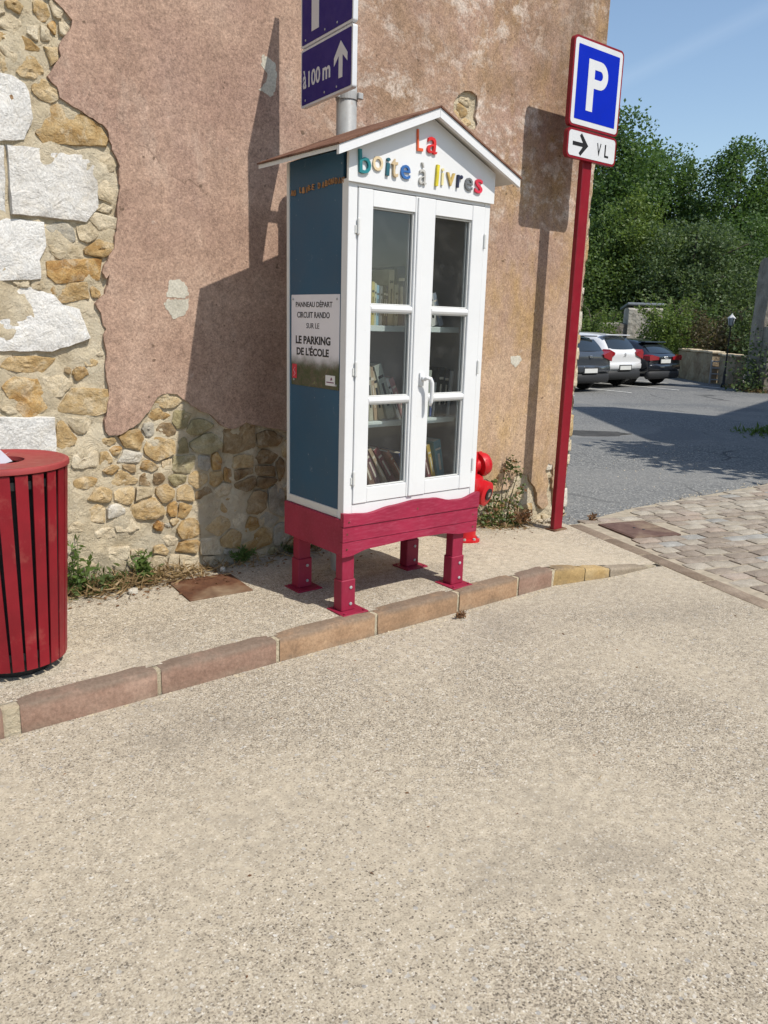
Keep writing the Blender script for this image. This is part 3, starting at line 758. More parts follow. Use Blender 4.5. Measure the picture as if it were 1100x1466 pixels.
WHITE=[[(1.017, 2.502), (1.084, 2.499), (1.14, 2.476), (1.152, 2.445), (1.165, 2.34), (1.117, 2.241), (0.994, 2.214)], [(1.038, 2.212), (1.248, 2.225), (1.448, 2.231), (1.438, 1.988), (1.374, 1.916), (1.197, 1.921), (1.037, 1.92)], [(0.993, 2.202), (1.028, 2.207), (1.017, 1.921), (0.971, 1.916)], [(0.97, 1.907), (1.18, 1.904), (1.182, 1.797), (1.147, 1.733), (1.147, 1.647), (0.948, 1.627)], [(0.947, 1.621), (1.102, 1.613), (1.194, 1.596), (1.241, 1.537), (1.315, 1.52), (1.36, 1.383), (1.175, 1.317), (0.923, 1.32)], [(0.9, 1.022), (1.167, 1.008), (1.168, 0.862), (1.153, 0.584), (0.867, 0.612)]]
OCHRE=[[(1.19, 2.395), (1.261, 2.428), (1.352, 2.409), (1.468, 2.36), (1.501, 2.298), (1.489, 2.266), (1.343, 2.248), (1.188, 2.237), (1.161, 2.276)], [(1.168, 1.729), (1.296, 1.75), (1.446, 1.763), (1.43, 1.655), (1.208, 1.628), (1.167, 1.663)], [(1.225, 2.641), (1.288, 2.651), (1.29, 2.598), (1.255, 2.566)]]
STONES=[(1.228, 2.778, 0.063, 0.064, 'o'), (1.116, 2.77, 0.082, 0.047, 'o'), (1.187, 2.691, 0.05, 0.055, 'p'), (1.152, 2.638, 0.089, 0.048, 'o'), (1.077, 2.64, 0.067, 0.042, 'o'), (1.234, 2.69, 0.046, 0.051, 'p'), (1.314, 2.73, 0.041, 0.047, 'p'), (1.097, 2.701, 0.098, 0.067, 'p'), (1.17, 2.739, 0.047, 0.053, 'p'), (1.094, 2.582, 0.088, 0.064, 'p'), (1.058, 2.544, 0.045, 0.061, 'o'), (1.296, 2.804, 0.049, 0.055, 'p'), (1.162, 2.543, 0.097, 0.07, 'o'), (1.227, 2.461, 0.099, 0.077, 'o'), (1.053, 2.404, 0.061, 0.068, 'r'), (1.262, 1.857, 0.128, 0.079, 'g'), (1.425, 1.809, 0.135, 0.059, 'o'), (1.451, 1.935, 0.113, 0.08, 'p'), (1.378, 1.873, 0.111, 0.075, 'p'), (1.267, 1.782, 0.144, 0.062, 'p'), (1.484, 2.184, 0.064, 0.083, 'p'), (1.484, 2.065, 0.071, 0.12, 'p'), (1.461, 1.991, 0.077, 0.06, 'p'), (1.064, 2.75, 0.038, 0.051, 'p'), (1.276, 2.731, 0.034, 0.043, 'r'), (1.311, 1.594, 0.226, 0.082, 'o'), (1.084, 1.263, 0.254, 0.079, 'o'), (1.065, 1.103, 0.239, 0.145, 'r'), (1.297, 1.072, 0.232, 0.114, 'o'), (1.301, 1.211, 0.069, 0.051, 'o'), (1.184, 1.162, 0.21, 0.088, 'p'), (1.067, 1.631, 0.069, 0.037, 'p'), (1.137, 1.622, 0.071, 0.042, 'p'), (1.388, 1.603, 0.064, 0.049, 'o'), (0.972, 1.047, 0.07, 0.031, 'p'), (1.213, 0.916, 0.076, 0.117, 'o'), (1.28, 0.964, 0.116, 0.078, 'p'), (1.309, 0.788, 0.132, 0.081, 'p'), (1.742, 1.067, 0.148, 0.07, 'o'), (1.699, 0.994, 0.146, 0.041, 'o'), (1.818, 0.969, 0.084, 0.072, 'v'), (1.641, 0.916, 0.051, 0.049, 'g'), (1.728, 0.907, 0.092, 0.057, 'b'), (1.92, 0.91, 0.118, 0.058, 'v'), (1.552, 0.863, 0.106, 0.069, 'o'), (1.702, 0.81, 0.175, 0.105, 'o'), (1.823, 0.81, 0.077, 0.073, 'v'), (1.965, 0.815, 0.192, 0.081, 'v'), (2.176, 0.816, 0.207, 0.131, 'b'), (2.353, 0.825, 0.16, 0.078, 'b'), (1.427, 0.867, 0.055, 0.034, 'o'), (1.459, 0.817, 0.083, 0.034, 'r'), (1.402, 0.781, 0.075, 0.055, 'o'), (1.527, 0.777, 0.155, 0.062, 'w'), (1.633, 0.725, 0.131, 0.04, 'o'), (1.729, 0.731, 0.06, 0.046, 'o'), (1.82, 0.716, 0.16, 0.095, 'v'), (1.946, 0.712, 0.08, 0.074, 'g'), (2.019, 0.713, 0.049, 0.09, 'r'), (2.195, 0.706, 0.112, 0.085, 'o'), (2.352, 0.708, 0.143, 0.07, 'b'), (2.434, 0.645, 0.055, 0.128, 'b'), (1.433, 0.723, 0.083, 0.035, 'o'), (1.524, 0.725, 0.071, 0.039, 'b'), (1.486, 0.666, 0.147, 0.077, 'o'), (1.607, 0.649, 0.053, 0.052, 'b'), (1.681, 0.649, 0.053, 0.043, 'b'), (1.802, 0.637, 0.093, 0.059, 'v'), (1.904, 0.626, 0.121, 0.077, 'o'), (2.017, 0.623, 0.082, 0.075, 'o'), (2.095, 0.623, 0.05, 0.061, 'r'), (2.194, 0.628, 0.129, 0.055, 'b'), (2.343, 0.63, 0.143, 0.063, 'b'), (1.295, 0.667, 0.109, 0.049, 'o'), (1.49, 0.588, 0.112, 0.071, 'o'), (1.379, 0.596, 0.108, 0.056, 'o'), (1.597, 0.578, 0.105, 0.06, 'p'), (1.708, 0.563, 0.093, 0.067, 'o'), (1.838, 0.551, 0.087, 0.084, 'o'), (1.95, 0.546, 0.097, 0.054, 'b'), (2.065, 0.549, 0.127, 0.065, 'p'), (2.21, 0.569, 0.16, 0.066, 'b'), (2.334, 0.566, 0.126, 0.055, 'b'), (1.616, 0.503, 0.194, 0.096, 'o'), (1.758, 0.471, 0.056, 0.062, 'r'), (1.82, 0.463, 0.078, 0.075, 'o'), (1.972, 0.452, 0.124, 0.095, 'p'), (2.126, 0.448, 0.157, 0.097, 'o'), (2.279, 0.437, 0.143, 0.115, 'b'), (2.409, 0.438, 0.111, 0.163, 'g'), (1.353, 0.501, 0.068, 0.07, 'o'), (1.671, 0.393, 0.039, 0.038, 'r'), (1.843, 0.349, 0.095, 0.092, 'o'), (2.049, 0.333, 0.145, 0.095, 'o'), (2.158, 0.357, 0.097, 0.092, 'p'), (2.247, 0.313, 0.099, 0.097, 'o'), (2.35, 0.339, 0.127, 0.082, 'g'), (1.837, 0.244, 0.112, 0.062, 'o'), (1.978, 0.228, 0.116, 0.098, 'p'), (2.098, 0.254, 0.154, 0.114, 'o'), (2.28, 0.23, 0.22, 0.134, 'o'), (2.433, 0.234, 0.112, 0.1, 'g'), (1.654, 0.167, 0.094, 0.094, 'p'), (1.818, 0.162, 0.178, 0.077, 'p'), (1.681, 0.253, 0.06, 0.045, 'o'), (1.438, 0.269, 0.116, 0.061, 'p'), (1.543, 0.189, 0.088, 0.06, 'p'), (1.263, 0.238, 0.107, 0.057, 'p'), (1.381, 0.391, 0.069, 0.043, 'p'), (1.496, 0.417, 0.086, 0.049, 'p'), (4.229, 0.135, 0.165, 0.076, 'p'), (4.348, 0.157, 0.123, 0.065, 'o'), (4.418, 0.061, 0.173, 0.067, 'p'), (4.527, 0.223, 0.127, 0.078, 'p'), (4.634, 0.111, 0.147, 0.067, 'o'), (4.913, -0.011, 0.121, 0.07, 'p'), (4.161, 0.074, 0.104, 0.054, 'o'), (4.896, 0.428, 0.076, 0.039, 'w'), (4.889, 0.339, 0.069, 0.034, 'p'), (3.779, 2.805, 0.085, 0.064, 'o'), (3.807, 2.752, 0.085, 0.041, 'o'), (3.799, 2.865, 0.073, 0.04, 'p'), (3.738, 2.774, 0.061, 0.056, 'o')]

WX1 = 5.155
house = thing('stone_house', 'old stone house whose pink render has peeled off rubble masonry and white corner blocks', 'house', (0, 4.0, 0))
def hobj(name, mb, m, **k):
    """build in world coordinates, hang under the house"""
    vs_, fs = (mb.v, mb.f) if isinstance(mb, MB) else mb
    return obj(name, ([(x, y-4.0, z) for x, y, z in vs_], fs), m, house, **k)
mb = MB(); mb.box((-1.43, 8.06, 3.2), (13.14, 7.96, 6.4))
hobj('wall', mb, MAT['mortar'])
mb = MB()
mb.prism([(3.6, 6.4), (12.5, 6.4), (8.05, 9.4)], 13.6, Matrix(((0, 0, 1, -8.2), (1, 0, 0, 0), (0, 1, 0, 0), (0, 0, 0, 1))))
hobj('roof', mb, MAT['rooftop'])
# mortar bed of the exposed masonry
def bedy(x, z): 
    return 4.004 + (.004 if x > 1.5 and z < 1.0 else 0) + .017*mnoise.fractal(Vector((x*9, z*9, 2.2)), .9, 2.0, 5) + .006*mnoise.noise(Vector((x*2.3, z*2.3, 7)))
xs = np.concatenate([np.arange(-.6, 4.0, .024), np.arange(4.0, WX1, .05), [WX1-.012, WX1]]); zs = np.concatenate([np.arange(-.06, 1.5, .024), np.arange(1.5, 3.8, .03), np.arange(3.8, 6.41, .3)])
vv = [(x, bedy(x, z) + (.015 if i == len(xs)-1 else 0), z) for z in zs for i, x in enumerate(xs)]; n = len(xs)
ff = [(j*n+i, j*n+i+1, (j+1)*n+i+1, (j+1)*n+i) for j in range(len(zs)-1) for i in range(n-1)]
o = len(vv)
vv += [(WX1, 4.06, z) for z in zs]
ff += [(j*n+n-1, o+j, o+j+1, (j+1)*n+n-1) for j in range(len(zs)-1)]
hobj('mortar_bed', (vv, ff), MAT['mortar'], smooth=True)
# render coat: one sheet with a broken edge, 30 mm thick
def rough_line(pts, amp=.006, seg=.022, sd=1):
    rr = random.Random(sd); out = []
    for a, b in zip(pts, pts[1:]):
        d = math.hypot(b[0]-a[0], b[1]-a[1]); k = max(1, int(d/seg))
        for i in range(k):
            t = i/k; out.append((a[0]+(b[0]-a[0])*t + (rr.uniform(-amp, amp) if i else 0), a[1]+(b[1]-a[1])*t + (rr.uniform(-amp, amp) if i else 0)))
    out.append(pts[-1]); return out
edge = rough_line(EDGE, .005, .02)
tail = rough_line([(EDGE[-1][0], EDGE[-1][1]), (4.93, .33), (4.97, .12), (5.02, .10), (5.06, .34), (5.075, .52), (5.06, .60), (5.09, .74), (5.085, .95), (5.115, 1.2), (5.105, 1.55), (5.125, 1.9), (5.115, 2.3), (5.135, 2.6), (5.13, 2.9), (WX1+.004, 3.05)], .007, .03, 2)[1:]
coat = edge + tail + [(WX1+.004, 6.38), (edge[0][0]-.02, 6.38)]
mb = MB(); MX = Matrix(((1, 0, 0, 0), (0, 0, -1, 4.018), (0, 1, 0, 0), (0, 0, 0, 1)))
mb.prism(coat, .033, MX, [HOLE])
render = hobj('render_coat', mb, MAT['plaster'])
for i, p in enumerate(PATCHES):
    mb = MB(); q = rough_line(p + [p[0]], .0045, .008, i)[:-1]; mb.prism(q, .003, Matrix(((1, 0, 0, 0), (0, 0, -1, 3.9865), (0, 1, 0, 0), (0, 0, 0, 1))))
    hobj('repair_patch', mb, MAT['filler'])

def relief(outline, front, back, r, crown=.004, rough=.004, rings=(.985, .94, .75, .5, .25)):
    """a stone face: outline in wall coordinates, broken surface coming forward from back to front"""
    cx = sum(p[0] for p in outline)/len(outline); cz = sum(p[1] for p in outline)/len(outline)
    n = len(outline); v = [(x, back, z) for x, z in outline]; f = []
    sd = r.uniform(0, 90); tx, tz = r.uniform(-.07, .07), r.uniform(-.07, .07)
    m = len(rings)
    for q, s_ in enumerate(rings):
        t = (.55, .92, 1, 1, 1)[min(q, 4)]
        for (x, z) in outline:
            px, pz_ = cx+(x-cx)*s_, cz+(z-cz)*s_
            fr = mnoise.fractal(Vector((px*16, pz_*16, sd)), .8, 2.0, 4)
            y = back + (front-back)*t + rough*fr*1.6 + tx*(px-cx) + tz*(pz_-cz) - crown*(1-s_)
            v.append((px, y, pz_))
    v.append((cx, front-crown+rough*r.uniform(-1, 1), cz))
    for k in range(m):
        for i in range(n):
            j = (i+1) % n; a = k*n; f.append((a+i, a+j, a+n+j, a+n+i))
    for i in range(n): f.append((m*n+i, m*n+(i+1) % n, len(v)-1))
    return v, f
rr = random.Random(21)
for i, p in enumerate(WHITE):
    q = rough_line(p + [p[0]], .003, .035, 40+i)[:-1]
    a = sum(q[k][0]*q[(k+1) % len(q)][1]-q[(k+1) % len(q)][0]*q[k][1] for k in range(len(q)))
    if a < 0: q = q[::-1]
    hobj('stone_block', relief(q, 3.991, 4.03, rr, .002, .0045, (.994, .98, .85, .62, .35)), MAT['block'], angle=38)
for i, p in enumerate(OCHRE):
    q = rough_line(p + [p[0]], .003, .03, 60+i)[:-1]
    a = sum(q[k][0]*q[(k+1) % len(q)][1]-q[(k+1) % len(q)][0]*q[k][1] for k in range(len(q)))
    if a < 0: q = q[::-1]
    hobj('stone', relief(q, 3.994, 4.03, rr, .004, .005), MAT['o' if i != 1 else 'r'], angle=42)
def stone_outline(cx, cz, w, h, r, n=14):
    """an angular, hand broken outline: a few corners, softened, with chipped edges"""
    nc = r.choice([4, 5, 5, 6, 6, 7]); ph = r.uniform(0, 6.28); rot = r.uniform(-.10, .10)
    C_ = []
    for k in range(nc):
        a = 2*math.pi*(k + r.uniform(-.28, .28))/nc + ph; c, s_ = math.cos(a), math.sin(a)
        m = (abs(c)**3.2 + abs(s_)**3.2)**(-1/3.2)*r.uniform(.86, 1.10)
        x, z = .53*w*m*c, .53*h*m*s_
        C_.append((cx + x*math.cos(rot)-z*math.sin(rot), cz + x*math.sin(rot)+z*math.cos(rot)))
    pts = []
    for i in range(nc):                      # cut each corner once, then split the long sides
        p, q = C_[i], C_[(i+1) % nc]
        k0, k1 = r.uniform(.10, .22), r.uniform(.78, .90)
        for t in (k0, (k0+k1)/2, k1):
            j = (r.uniform(-1, 1)*.022*w, r.uniform(-1, 1)*.035*h)
            pts.append((p[0]+(q[0]-p[0])*t+j[0], p[1]+(q[1]-p[1])*t+j[1]))
    return pts
placed = [(s_[0], s_[1], s_[2]*.5, s_[3]*.5) for s_ in STONES]
for p in WHITE + OCHRE:
    xs_ = [q[0] for q in p]; zs_ = [q[1] for q in p]; placed.append(((min(xs_)+max(xs_))/2, (min(zs_)+max(zs_))/2, (max(xs_)-min(xs_))/2, (max(zs_)-min(zs_))/2))
def inside(x, z, poly):
    c = False; n = len(poly)
    for i in range(n):
        (x1, z1), (x2, z2) = poly[i], poly[(i+1) % n]
        if (z1 > z) != (z2 > z) and x < (x2-x1)*(z-z1)/(z2-z1)+x1: c = not c
    return c
ALL = [[a, b, c, d, k, True] for a, b, c, d, k in STONES]
made = 0
for k in range(6000):            # small stones in the gaps, and masonry that goes on where the cabinet hides it
    if made >= 175: break
    hid = rr.random() < .25
    x = rr.uniform(2.4, 3.95) if hid else rr.uniform(.62, 2.4); z = rr.uniform(.14, .9) if hid else rr.uniform(.12, 3.6)
    w = rr.uniform(.03, .09) if not hid else rr.uniform(.06, .14); h = w*rr.uniform(.5, .85)
    if any(inside(x+dx, z+dz, coat) for dx in (-w*.45, w*.45) for dz in (-h*.45, h*.45)): continue
    if any(abs(x-a) < (w*.42+c) and abs(z-b) < (h*.42+d) for a, b, c, d in placed): continue
    placed.append((x, z, w/2, h/2)); made += 1
    ALL.append([x, z, w, h, rr.choice('pppwoovgb' if not hid else 'oopbvg'), False])
def clip(poly, px, pz_, nx, nz_):
    """keep the side of the line through p with normal n where dot <= 0"""
    out = []
    for i in range(len(poly)):
        A, B = poly[i], poly[(i+1) % len(poly)]
        da = (A[0]-px)*nx + (A[1]-pz_)*nz_; db = (B[0]-px)*nx + (B[1]-pz_)*nz_
        if da <= 0: out.append(A)
        if (da < 0) != (db < 0) and abs(da-db) > 1e-12:
            t = da/(da-db); out.append((A[0]+(B[0]-A[0])*t, A[1]+(B[1]-A[1])*t))
    return out
def chip(poly, r, seg, amp):
    """drop tiny sides, break up the long ones"""
    P = [p for i, p in enumerate(poly) if math.hypot(p[0]-poly[i-1][0], p[1]-poly[i-1][1]) > .004]
    out = []
    for i in range(len(P)):
        p, q = P[i], P[(i+1) % len(P)]; L = math.hypot(q[0]-p[0], q[1]-p[1]); n = max(1, min(4, round(L/seg)))
        for k in range(n):
            t = (k + .16*(n == 1))/n if k else .12
            out.append((p[0]+(q[0]-p[0])*t+r.uniform(-amp, amp), p[1]+(q[1]-p[1])*t+r.uniform(-amp, amp)))
        out.append((p[0]+(q[0]-p[0])*.90+r.uniform(-amp, amp)*.5, p[1]+(q[1]-p[1])*.90+r.uniform(-amp, amp)*.5))
    return out
for i, (cx, cz, w, h, k, meas) in enumerate(ALL):
    low = cz < 1.25 and cx > 1.35
    g = 1.62 if low else 1.40
    poly = stone_outline(cx, cz, w*g, h*g, rr)
    gap = rr.uniform(.002, .006)
    for j, (ax, az, aw, ah, ak, am) in enumerate(ALL):
        if j == i: continue
        dx, dz = ax-cx, az-cz; D = math.hypot(dx, dz)
        if D > .5*(max(w, h)+max(aw, ah))*1.7 or D < 1e-4: continue
        ux, uz = dx/D, dz/D
        r1 = .5/math.sqrt((ux/w)**2+(uz/h)**2); r2 = .5/math.sqrt((ux/aw)**2+(uz/ah)**2)
        s_ = D*r1/(r1+r2) - gap
        poly = clip(poly, cx+ux*s_, cz+uz*s_, ux, uz)
        if len(poly) < 3: break
    if len(poly) < 3: continue
    cxx = sum(p[0] for p in poly)/len(poly); czz = sum(p[1] for p in poly)/len(poly)
    if not any(True for _ in poly): continue
    q = chip(poly, rr, .035, .0022)
    if len(q) < 5: continue
    front = 4.000 - rr.uniform(-.004, .011)*(1.0 if low else .7)
    hobj('stone', relief(q, front, 4.035, rr, .0015, .0065, (.988, .965, .80, .52, .25)), MAT[k], angle=34)
# corner stones of the right edge, peeping out beside the render
zc = .06
while zc < 3.0:
    h = rr.uniform(.09, .24)
    if rr.random() < .9:
        q = [(WX1-rr.uniform(.05, .10), zc+.008), (WX1+.006, zc+rr.uniform(.004, .02)), (WX1+.008+rr.uniform(-.006, .008), zc+h*.5), (WX1+.004, zc+h-.012), (WX1-rr.uniform(.05, .10), zc+h-.008)]
        hobj('stone', relief(rough_line(q+[q[0]], .004, .03, int(zc*999))[:-1], 4.0, 4.04, rr, .004, .003), MAT[rr.choice(['p', 'w', 'p', 'o'])], smooth=True)
    zc += h

# ================================================================== THE LITTLE BOOK CABINET
def wobj(t, name, mb, m, parent=None, **k):
    """geometry given in world coordinates, parented to thing t (or a part of it)"""
    vs_, fs = (mb.v, mb.f) if isinstance(mb, MB) else mb
    L = t.location
    return obj(name, ([(x-L.x, y-L.y, z-L.z) for x, y, z in vs_], fs), m, parent or t, **k)
def wbox(t, name, x0, x1, y0, y1, z0, z1, m, parent=None, b=.002, **k):
    mb = MB(); mb.box(((x0+x1)/2, (y0+y1)/2, (z0+z1)/2), (abs(x1-x0), abs(y1-y0), abs(z1-z0)), b)
    return wobj(t, name, mb, m, parent, **k)

CX0, CX1, CY0, CY1 = 2.154, 3.028, 2.967, 3.475
cab = thing('book_cabinet', 'white and blue gabled book exchange cabinet with glazed doors on raspberry red legs', 'bookcase', (2.591, 3.22, .108))
# legs with a thicker sleeve at the foot and a flat base plate
for (x0, x1, y0, y1, p) in ((2.156, 2.234, 2.972, 3.034, (2.128, 2.280, 2.914, 3.060)), (2.890, 2.974, 2.972, 3.034, (2.855, 3.000, 2.914, 3.066)), (2.176, 2.256, 3.390, 3.452, (2.137, 2.290, 3.330, 3.470)), (2.902, 2.986, 3.360, 3.422, (2.862, 3.020, 3.305, 3.445))):
    leg = wbox(cab, 'leg', x0+.003, x1-.003, y0+.003, y1-.003, .27, .43, MAT['redleg'], b=.003)
    wbox(cab, 'sleeve', x0-.003, x1+.003, y0-.003, y1+.003, .114, .272, MAT['redleg'], leg, b=.004)
    wbox(cab, 'foot_plate', p[0], p[1], p[2], p[3], .107, .1145, MAT['redleg'], leg, b=.002)
    for z in (.148, .232):
        mb = MB(); mb.lathe([(.0085, 0), (.0085, .004), (.005, .0055)], 6, Matrix.Translation(((x0+x1)/2+.012, y0-.003, z)) @ Matrix.Rotation(R(90), 4, 'X')); wobj(cab, 'bolt', mb, MAT['steel'], leg)
    for bx in (p[0]+.018, p[1]-.018):
        for by in (p[2]+.018, p[3]-.018):
            mb = MB(); mb.lathe([(.007, 0), (.007, .005), (.004, .007)], 6, Matrix.Translation((bx, by, .1145))); wobj(cab, 'bolt', mb, MAT['redleg'], leg)
# red plinth: side and back boards, three front planks, the top one wavy, the bottom one arched
wbox(cab, 'side_board', 2.142, 2.166, 2.968, 3.478, .402, .578, MAT['redwood'], b=.003)
wbox(cab, 'side_board', 3.012, 3.036, 2.968, 3.478, .402, .578, MAT['redwood'], b=.003)
wbox(cab, 'back_board', 2.168, 3.010, 3.452, 3.476, .402, .578, MAT['redwood'], b=.003)
wbox(cab, 'floor_board', 2.168, 3.010, 2.972, 3.450, .55, .576, MAT['redwood'], b=.002)
MXZ = lambda y: Matrix(((1, 0, 0, 0), (0, 0, -1, y), (0, 1, 0, 0), (0, 0, 0, 1)))
def smoothline(pts, n):
    xs = [p[0] for p in pts]; zs = [p[1] for p in pts]; out = []
    for i in range(n+1):
        x = xs[0] + (xs[-1]-xs[0])*i/n
        k = max(j for j in range(len(xs)) if xs[j] <= x + 1e-9); k = min(k, len(xs)-2)
        t = (x-xs[k])/(xs[k+1]-xs[k]); t = t*t*(3-2*t)
        out.append((x, zs[k] + (zs[k+1]-zs[k])*t))
    return out
top = smoothline([(2.138, .614), (2.20, .606), (2.29, .598), (2.44, .617), (2.60, .629), (2.72, .624), (2.85, .598), (2.92, .596), (3.042, .622)], 40)
mb = MB(); mb.prism([(2.138, .549), (3.042, .541)] + top[::-1], .026, MXZ(2.968)); wobj(cab, 'front_plank', mb, MAT['redwood'], label='top front plank with a wavy upper edge')
mb = MB(); mb.prism([(2.139, .473), (3.040, .464), (3.040, .539), (2.139, .546)], .020, MXZ(2.968)); wobj(cab, 'front_plank', mb, MAT['redwood'])
bot = smoothline([(2.139, .397), (2.18, .398), (2.30, .420), (2.60, .428), (2.78, .424), (2.93, .404), (3.040, .402)], 40)
mb = MB(); mb.prism(bot + [(3.040, .461), (2.139, .470)], .018, MXZ(2.968)); wobj(cab, 'front_plank', mb, MAT['redwood'], label='bottom front plank with an arched lower edge')
for x, z in ((2.165, .51), (3.005, .50), (2.165, .435), (3.01, .432), (2.60, .585), (2.17, .57)):
    mb = MB(); mb.lathe([(.005, 0), (.0045, .002), (.001, .002)], 8, Matrix.Translation((x, 2.949 if z < .55 else 2.942, z)) @ Matrix.Rotation(R(90), 4, 'X')); wobj(cab, 'screw', mb, MAT['rust'])
# carcass
wbox(cab, 'corner_post', CX0, 2.203, CY0, 3.015, .578, 2.10, MAT['white'], b=.002)
wbox(cab, 'corner_post', 2.992, CX1, CY0, 3.015, .578, 2.10, MAT['white'], b=.002)
wbox(cab, 'bottom_rail', 2.204, 2.991, 2.969, 3.012, .578, .648, MAT['white'], b=.002)
wbox(cab, 'head_rail', 2.204, 2.991, 2.969, 3.012, 2.07, 2.11, MAT['white'], b=.002)
wbox(cab, 'side_panel', 2.160, 2.174, 3.016, 3.450, .62, 2.222, MAT['blue'], b=0, label='petrol blue side panel')
wbox(cab, 'side_panel', 3.008, 3.022, 3.016, 3.450, .62, 2.222, MAT['blue'], b=0)
for x0, x1 in ((2.155, 2.172), (3.011, 3.027)):
    wbox(cab, 'side_trim', x0, x1, 3.452, 3.475, .578, 2.222, MAT['white_old'], b=.002)
    wbox(cab, 'side_trim', x0, x1, 3.016, 3.451, .579, .619, MAT['white_old'], b=.002)
wbox(cab, 'back_panel', 2.175, 3.007, 3.452, 3.466, .58, 2.14, MAT['interior'], b=0)
wbox(cab, 'inner_lining', 2.1745, 2.182, 3.017, 3.45, .62, 2.10, MAT['interior'], b=0)
wbox(cab, 'inner_lining', 2.999, 3.0075, 3.017, 3.45, .62, 2.10, MAT['interior'], b=0)
wbox(cab, 'ceiling_board', 2.176, 3.006, 3.017, 3.45, 2.105, 2.115, MAT['interior'], b=0)
SH = {'top': 1.482, 'middle': 1.014, 'bottom': .668}
for k, z in SH.items():
    wbox(cab, 'shelf', 2.184, 2.997, 3.115 if k != 'bottom' else 3.03, 3.448, z-.028, z, MAT['shelf'], b=.002)
# gable board, with its printed-looking but solid coloured letters
gable = MB(); gable.prism([(2.142, 2.085), (3.036, 2.085), (3.036, 2.225), (2.600, 2.412), (2.142, 2.222)], .014, MXZ(2.966))
wobj(cab, 'gable_board', gable, MAT['white'])
gb = MB(); gb.prism([(2.16, 2.12), (3.02, 2.12), (3.02, 2.222), (2.600, 2.402), (2.16, 2.222)], .014, MXZ(3.474)); wobj(cab, 'back_gable', gb, MAT['white_old'])
LC = {'red': (.55, .02, .02), 'orange': (.62, .10, .03), 'teal': (.015, .17, .19), 'cream': (.60, .48, .30), 'petrol': (.02, .10, .13), 'tan': (.52, .40, .24),
      'blue': (.03, .12, .34), 'silver': (.42, .41, .38), 'yellow': (.58, .48, .03), 'lemon': (.66, .58, .30), 'ochre': (.50, .36, .12), 'navy': (.02, .025, .06), 'grey': (.13, .135, .14), 'crimson': (.58, .03, .06)}
letters = [('L', 2.517, 2.256, .034, .090, 'orange'), ('a', 2.574, 2.258, .060, .070, 'red'),
           ('b', 2.193, 2.120, .062, .096, 'teal'), ('o', 2.264, 2.144, .057, .060, 'cream'), ('i', 2.338, 2.130, .020, .074, 'petrol'), ('t', 2.370, 2.128, .036, .076, 'tan'), ('e', 2.426, 2.127, .056, .060, 'blue'),
           ('à', 2.533, 2.119, .044, .092, 'silver'), ('l', 2.633, 2.122, .015, .092, 'yellow'), ('i', 2.671, 2.130, .014, .074, 'lemon'), ('v', 2.704, 2.132, .052, .058, 'ochre'),
           ('r', 2.771, 2.130, .034, .058, 'navy'), ('e', 2.824, 2.126, .052, .058, 'grey'), ('s', 2.890, 2.122, .050, .064, 'crimson')]
for i, (ch, x, z, w, h, c) in enumerate(letters):
    nm = 'letter_' + c
    if nm not in MAT: MAT[nm] = paint(nm, LC[c], .45, .15, 30, .4, .05, var(LC[c], .6), .3)
    a = random.Random(i).uniform(-.10, .07)
    ux = (math.cos(a), 0, math.sin(a)); uy = (-math.sin(a), 0, math.cos(a))
    wobj(cab, 'letter', text_geo(ch, (x, 2.9515, z), ux, uy, w, h, (.008 + .002*(i % 3)), bold=.004 if ch != 'à' else -.006), MAT[nm])
# small wooden letters along the top of the blue side
MAT['woodletter'] = paint('small_wooden_letter', (.33, .17, .075), .6, .3, 40, .3, .1, (.12, .05, .03), .5)
word = "AU LIVRE D'ABONDAN"
y = 3.436; k = 0
for ch in word:
    if ch == ' ': y -= .026; continue
    if ch == "'": y -= .006; continue
    z = 2.068 + .018*min(1, max(0, (3.42-y)/.30)) + random.Random(k).uniform(-.004, .004); k += 1
    a = random.Random(k+50).uniform(-.2, .2)
    wobj(cab, 'side_letter', text_geo(ch, (2.1595, y, z), (0, -math.cos(a), math.sin(a)), (0, math.sin(a), math.cos(a)), .017, .025, .006, bold=.01), MAT['woodletter'])
    y -= .0255
# notice screwed to the blue side
NY1, NY0, NZ0, NZ1 = 3.432, 3.025, 1.184, 1.616
def m_notice():
    n = NT('notice_print'); z = n.xyz(); Z = z[2]      # local z above the pavement
    zz = n.math('ADD', Z, n.math('MULTIPLY', n.math('SUBTRACT', n.noise(9, 5, .7), .5), .09))
    h0 = NZ0 - .108
    top_ = n.ramp(n.noise(3, 3), [(.3, (.58, .57, .61)), (.7, (.68, .67, .70))])
    veg = n.ramp(n.noise(26, 8, .75, dist=.8), [(.30, (.012, .022, .010)), (.45, (.035, .060, .020)), (.58, (.075, .062, .045)), (.68, (.13, .17, .06)), (.82, (.26, .27, .20))])
    f = n.rng(zz, h0+.085, h0+.165, smooth=True)
    return n.fin(n.mix(f, veg, top_), .35, spec=.5)
MAT['notice'] = m_notice()
MAT['ink'] = plain('black_ink', (.015, .015, .018), .5)
notice = wbox(cab, 'notice', 2.1565, 2.1595, NY0, NY1, NZ0, NZ1, MAT['notice'], b=.0005, label='printed notice in French on the blue side, black words over a picture of undergrowth')
NW, NH = NY1-NY0, NZ1-NZ0
rows = [("PANNEAU DÉPART", .10, .86, .062, .135, .014), ("CIRCUIT RANDO", .13, .81, .185, .25, .014), ("SUR LE", .33, .60, .305, .362, .0), ("LE PARKING", .10, .83, .445, .535, .034), ("DE L'ÉCOLE", .12, .80, .555, .66, .034)]
for (s_, a, b, t0, t1, bold) in rows:
    wobj(cab, 'words', text_geo(s_, (2.1562, NY1 - a*NW, NZ1 - t1*NH), (0, -1, 0), (0, 0, 1), (b-a)*NW, (t1-t0)*NH, .0007, bold), MAT['ink'], notice)
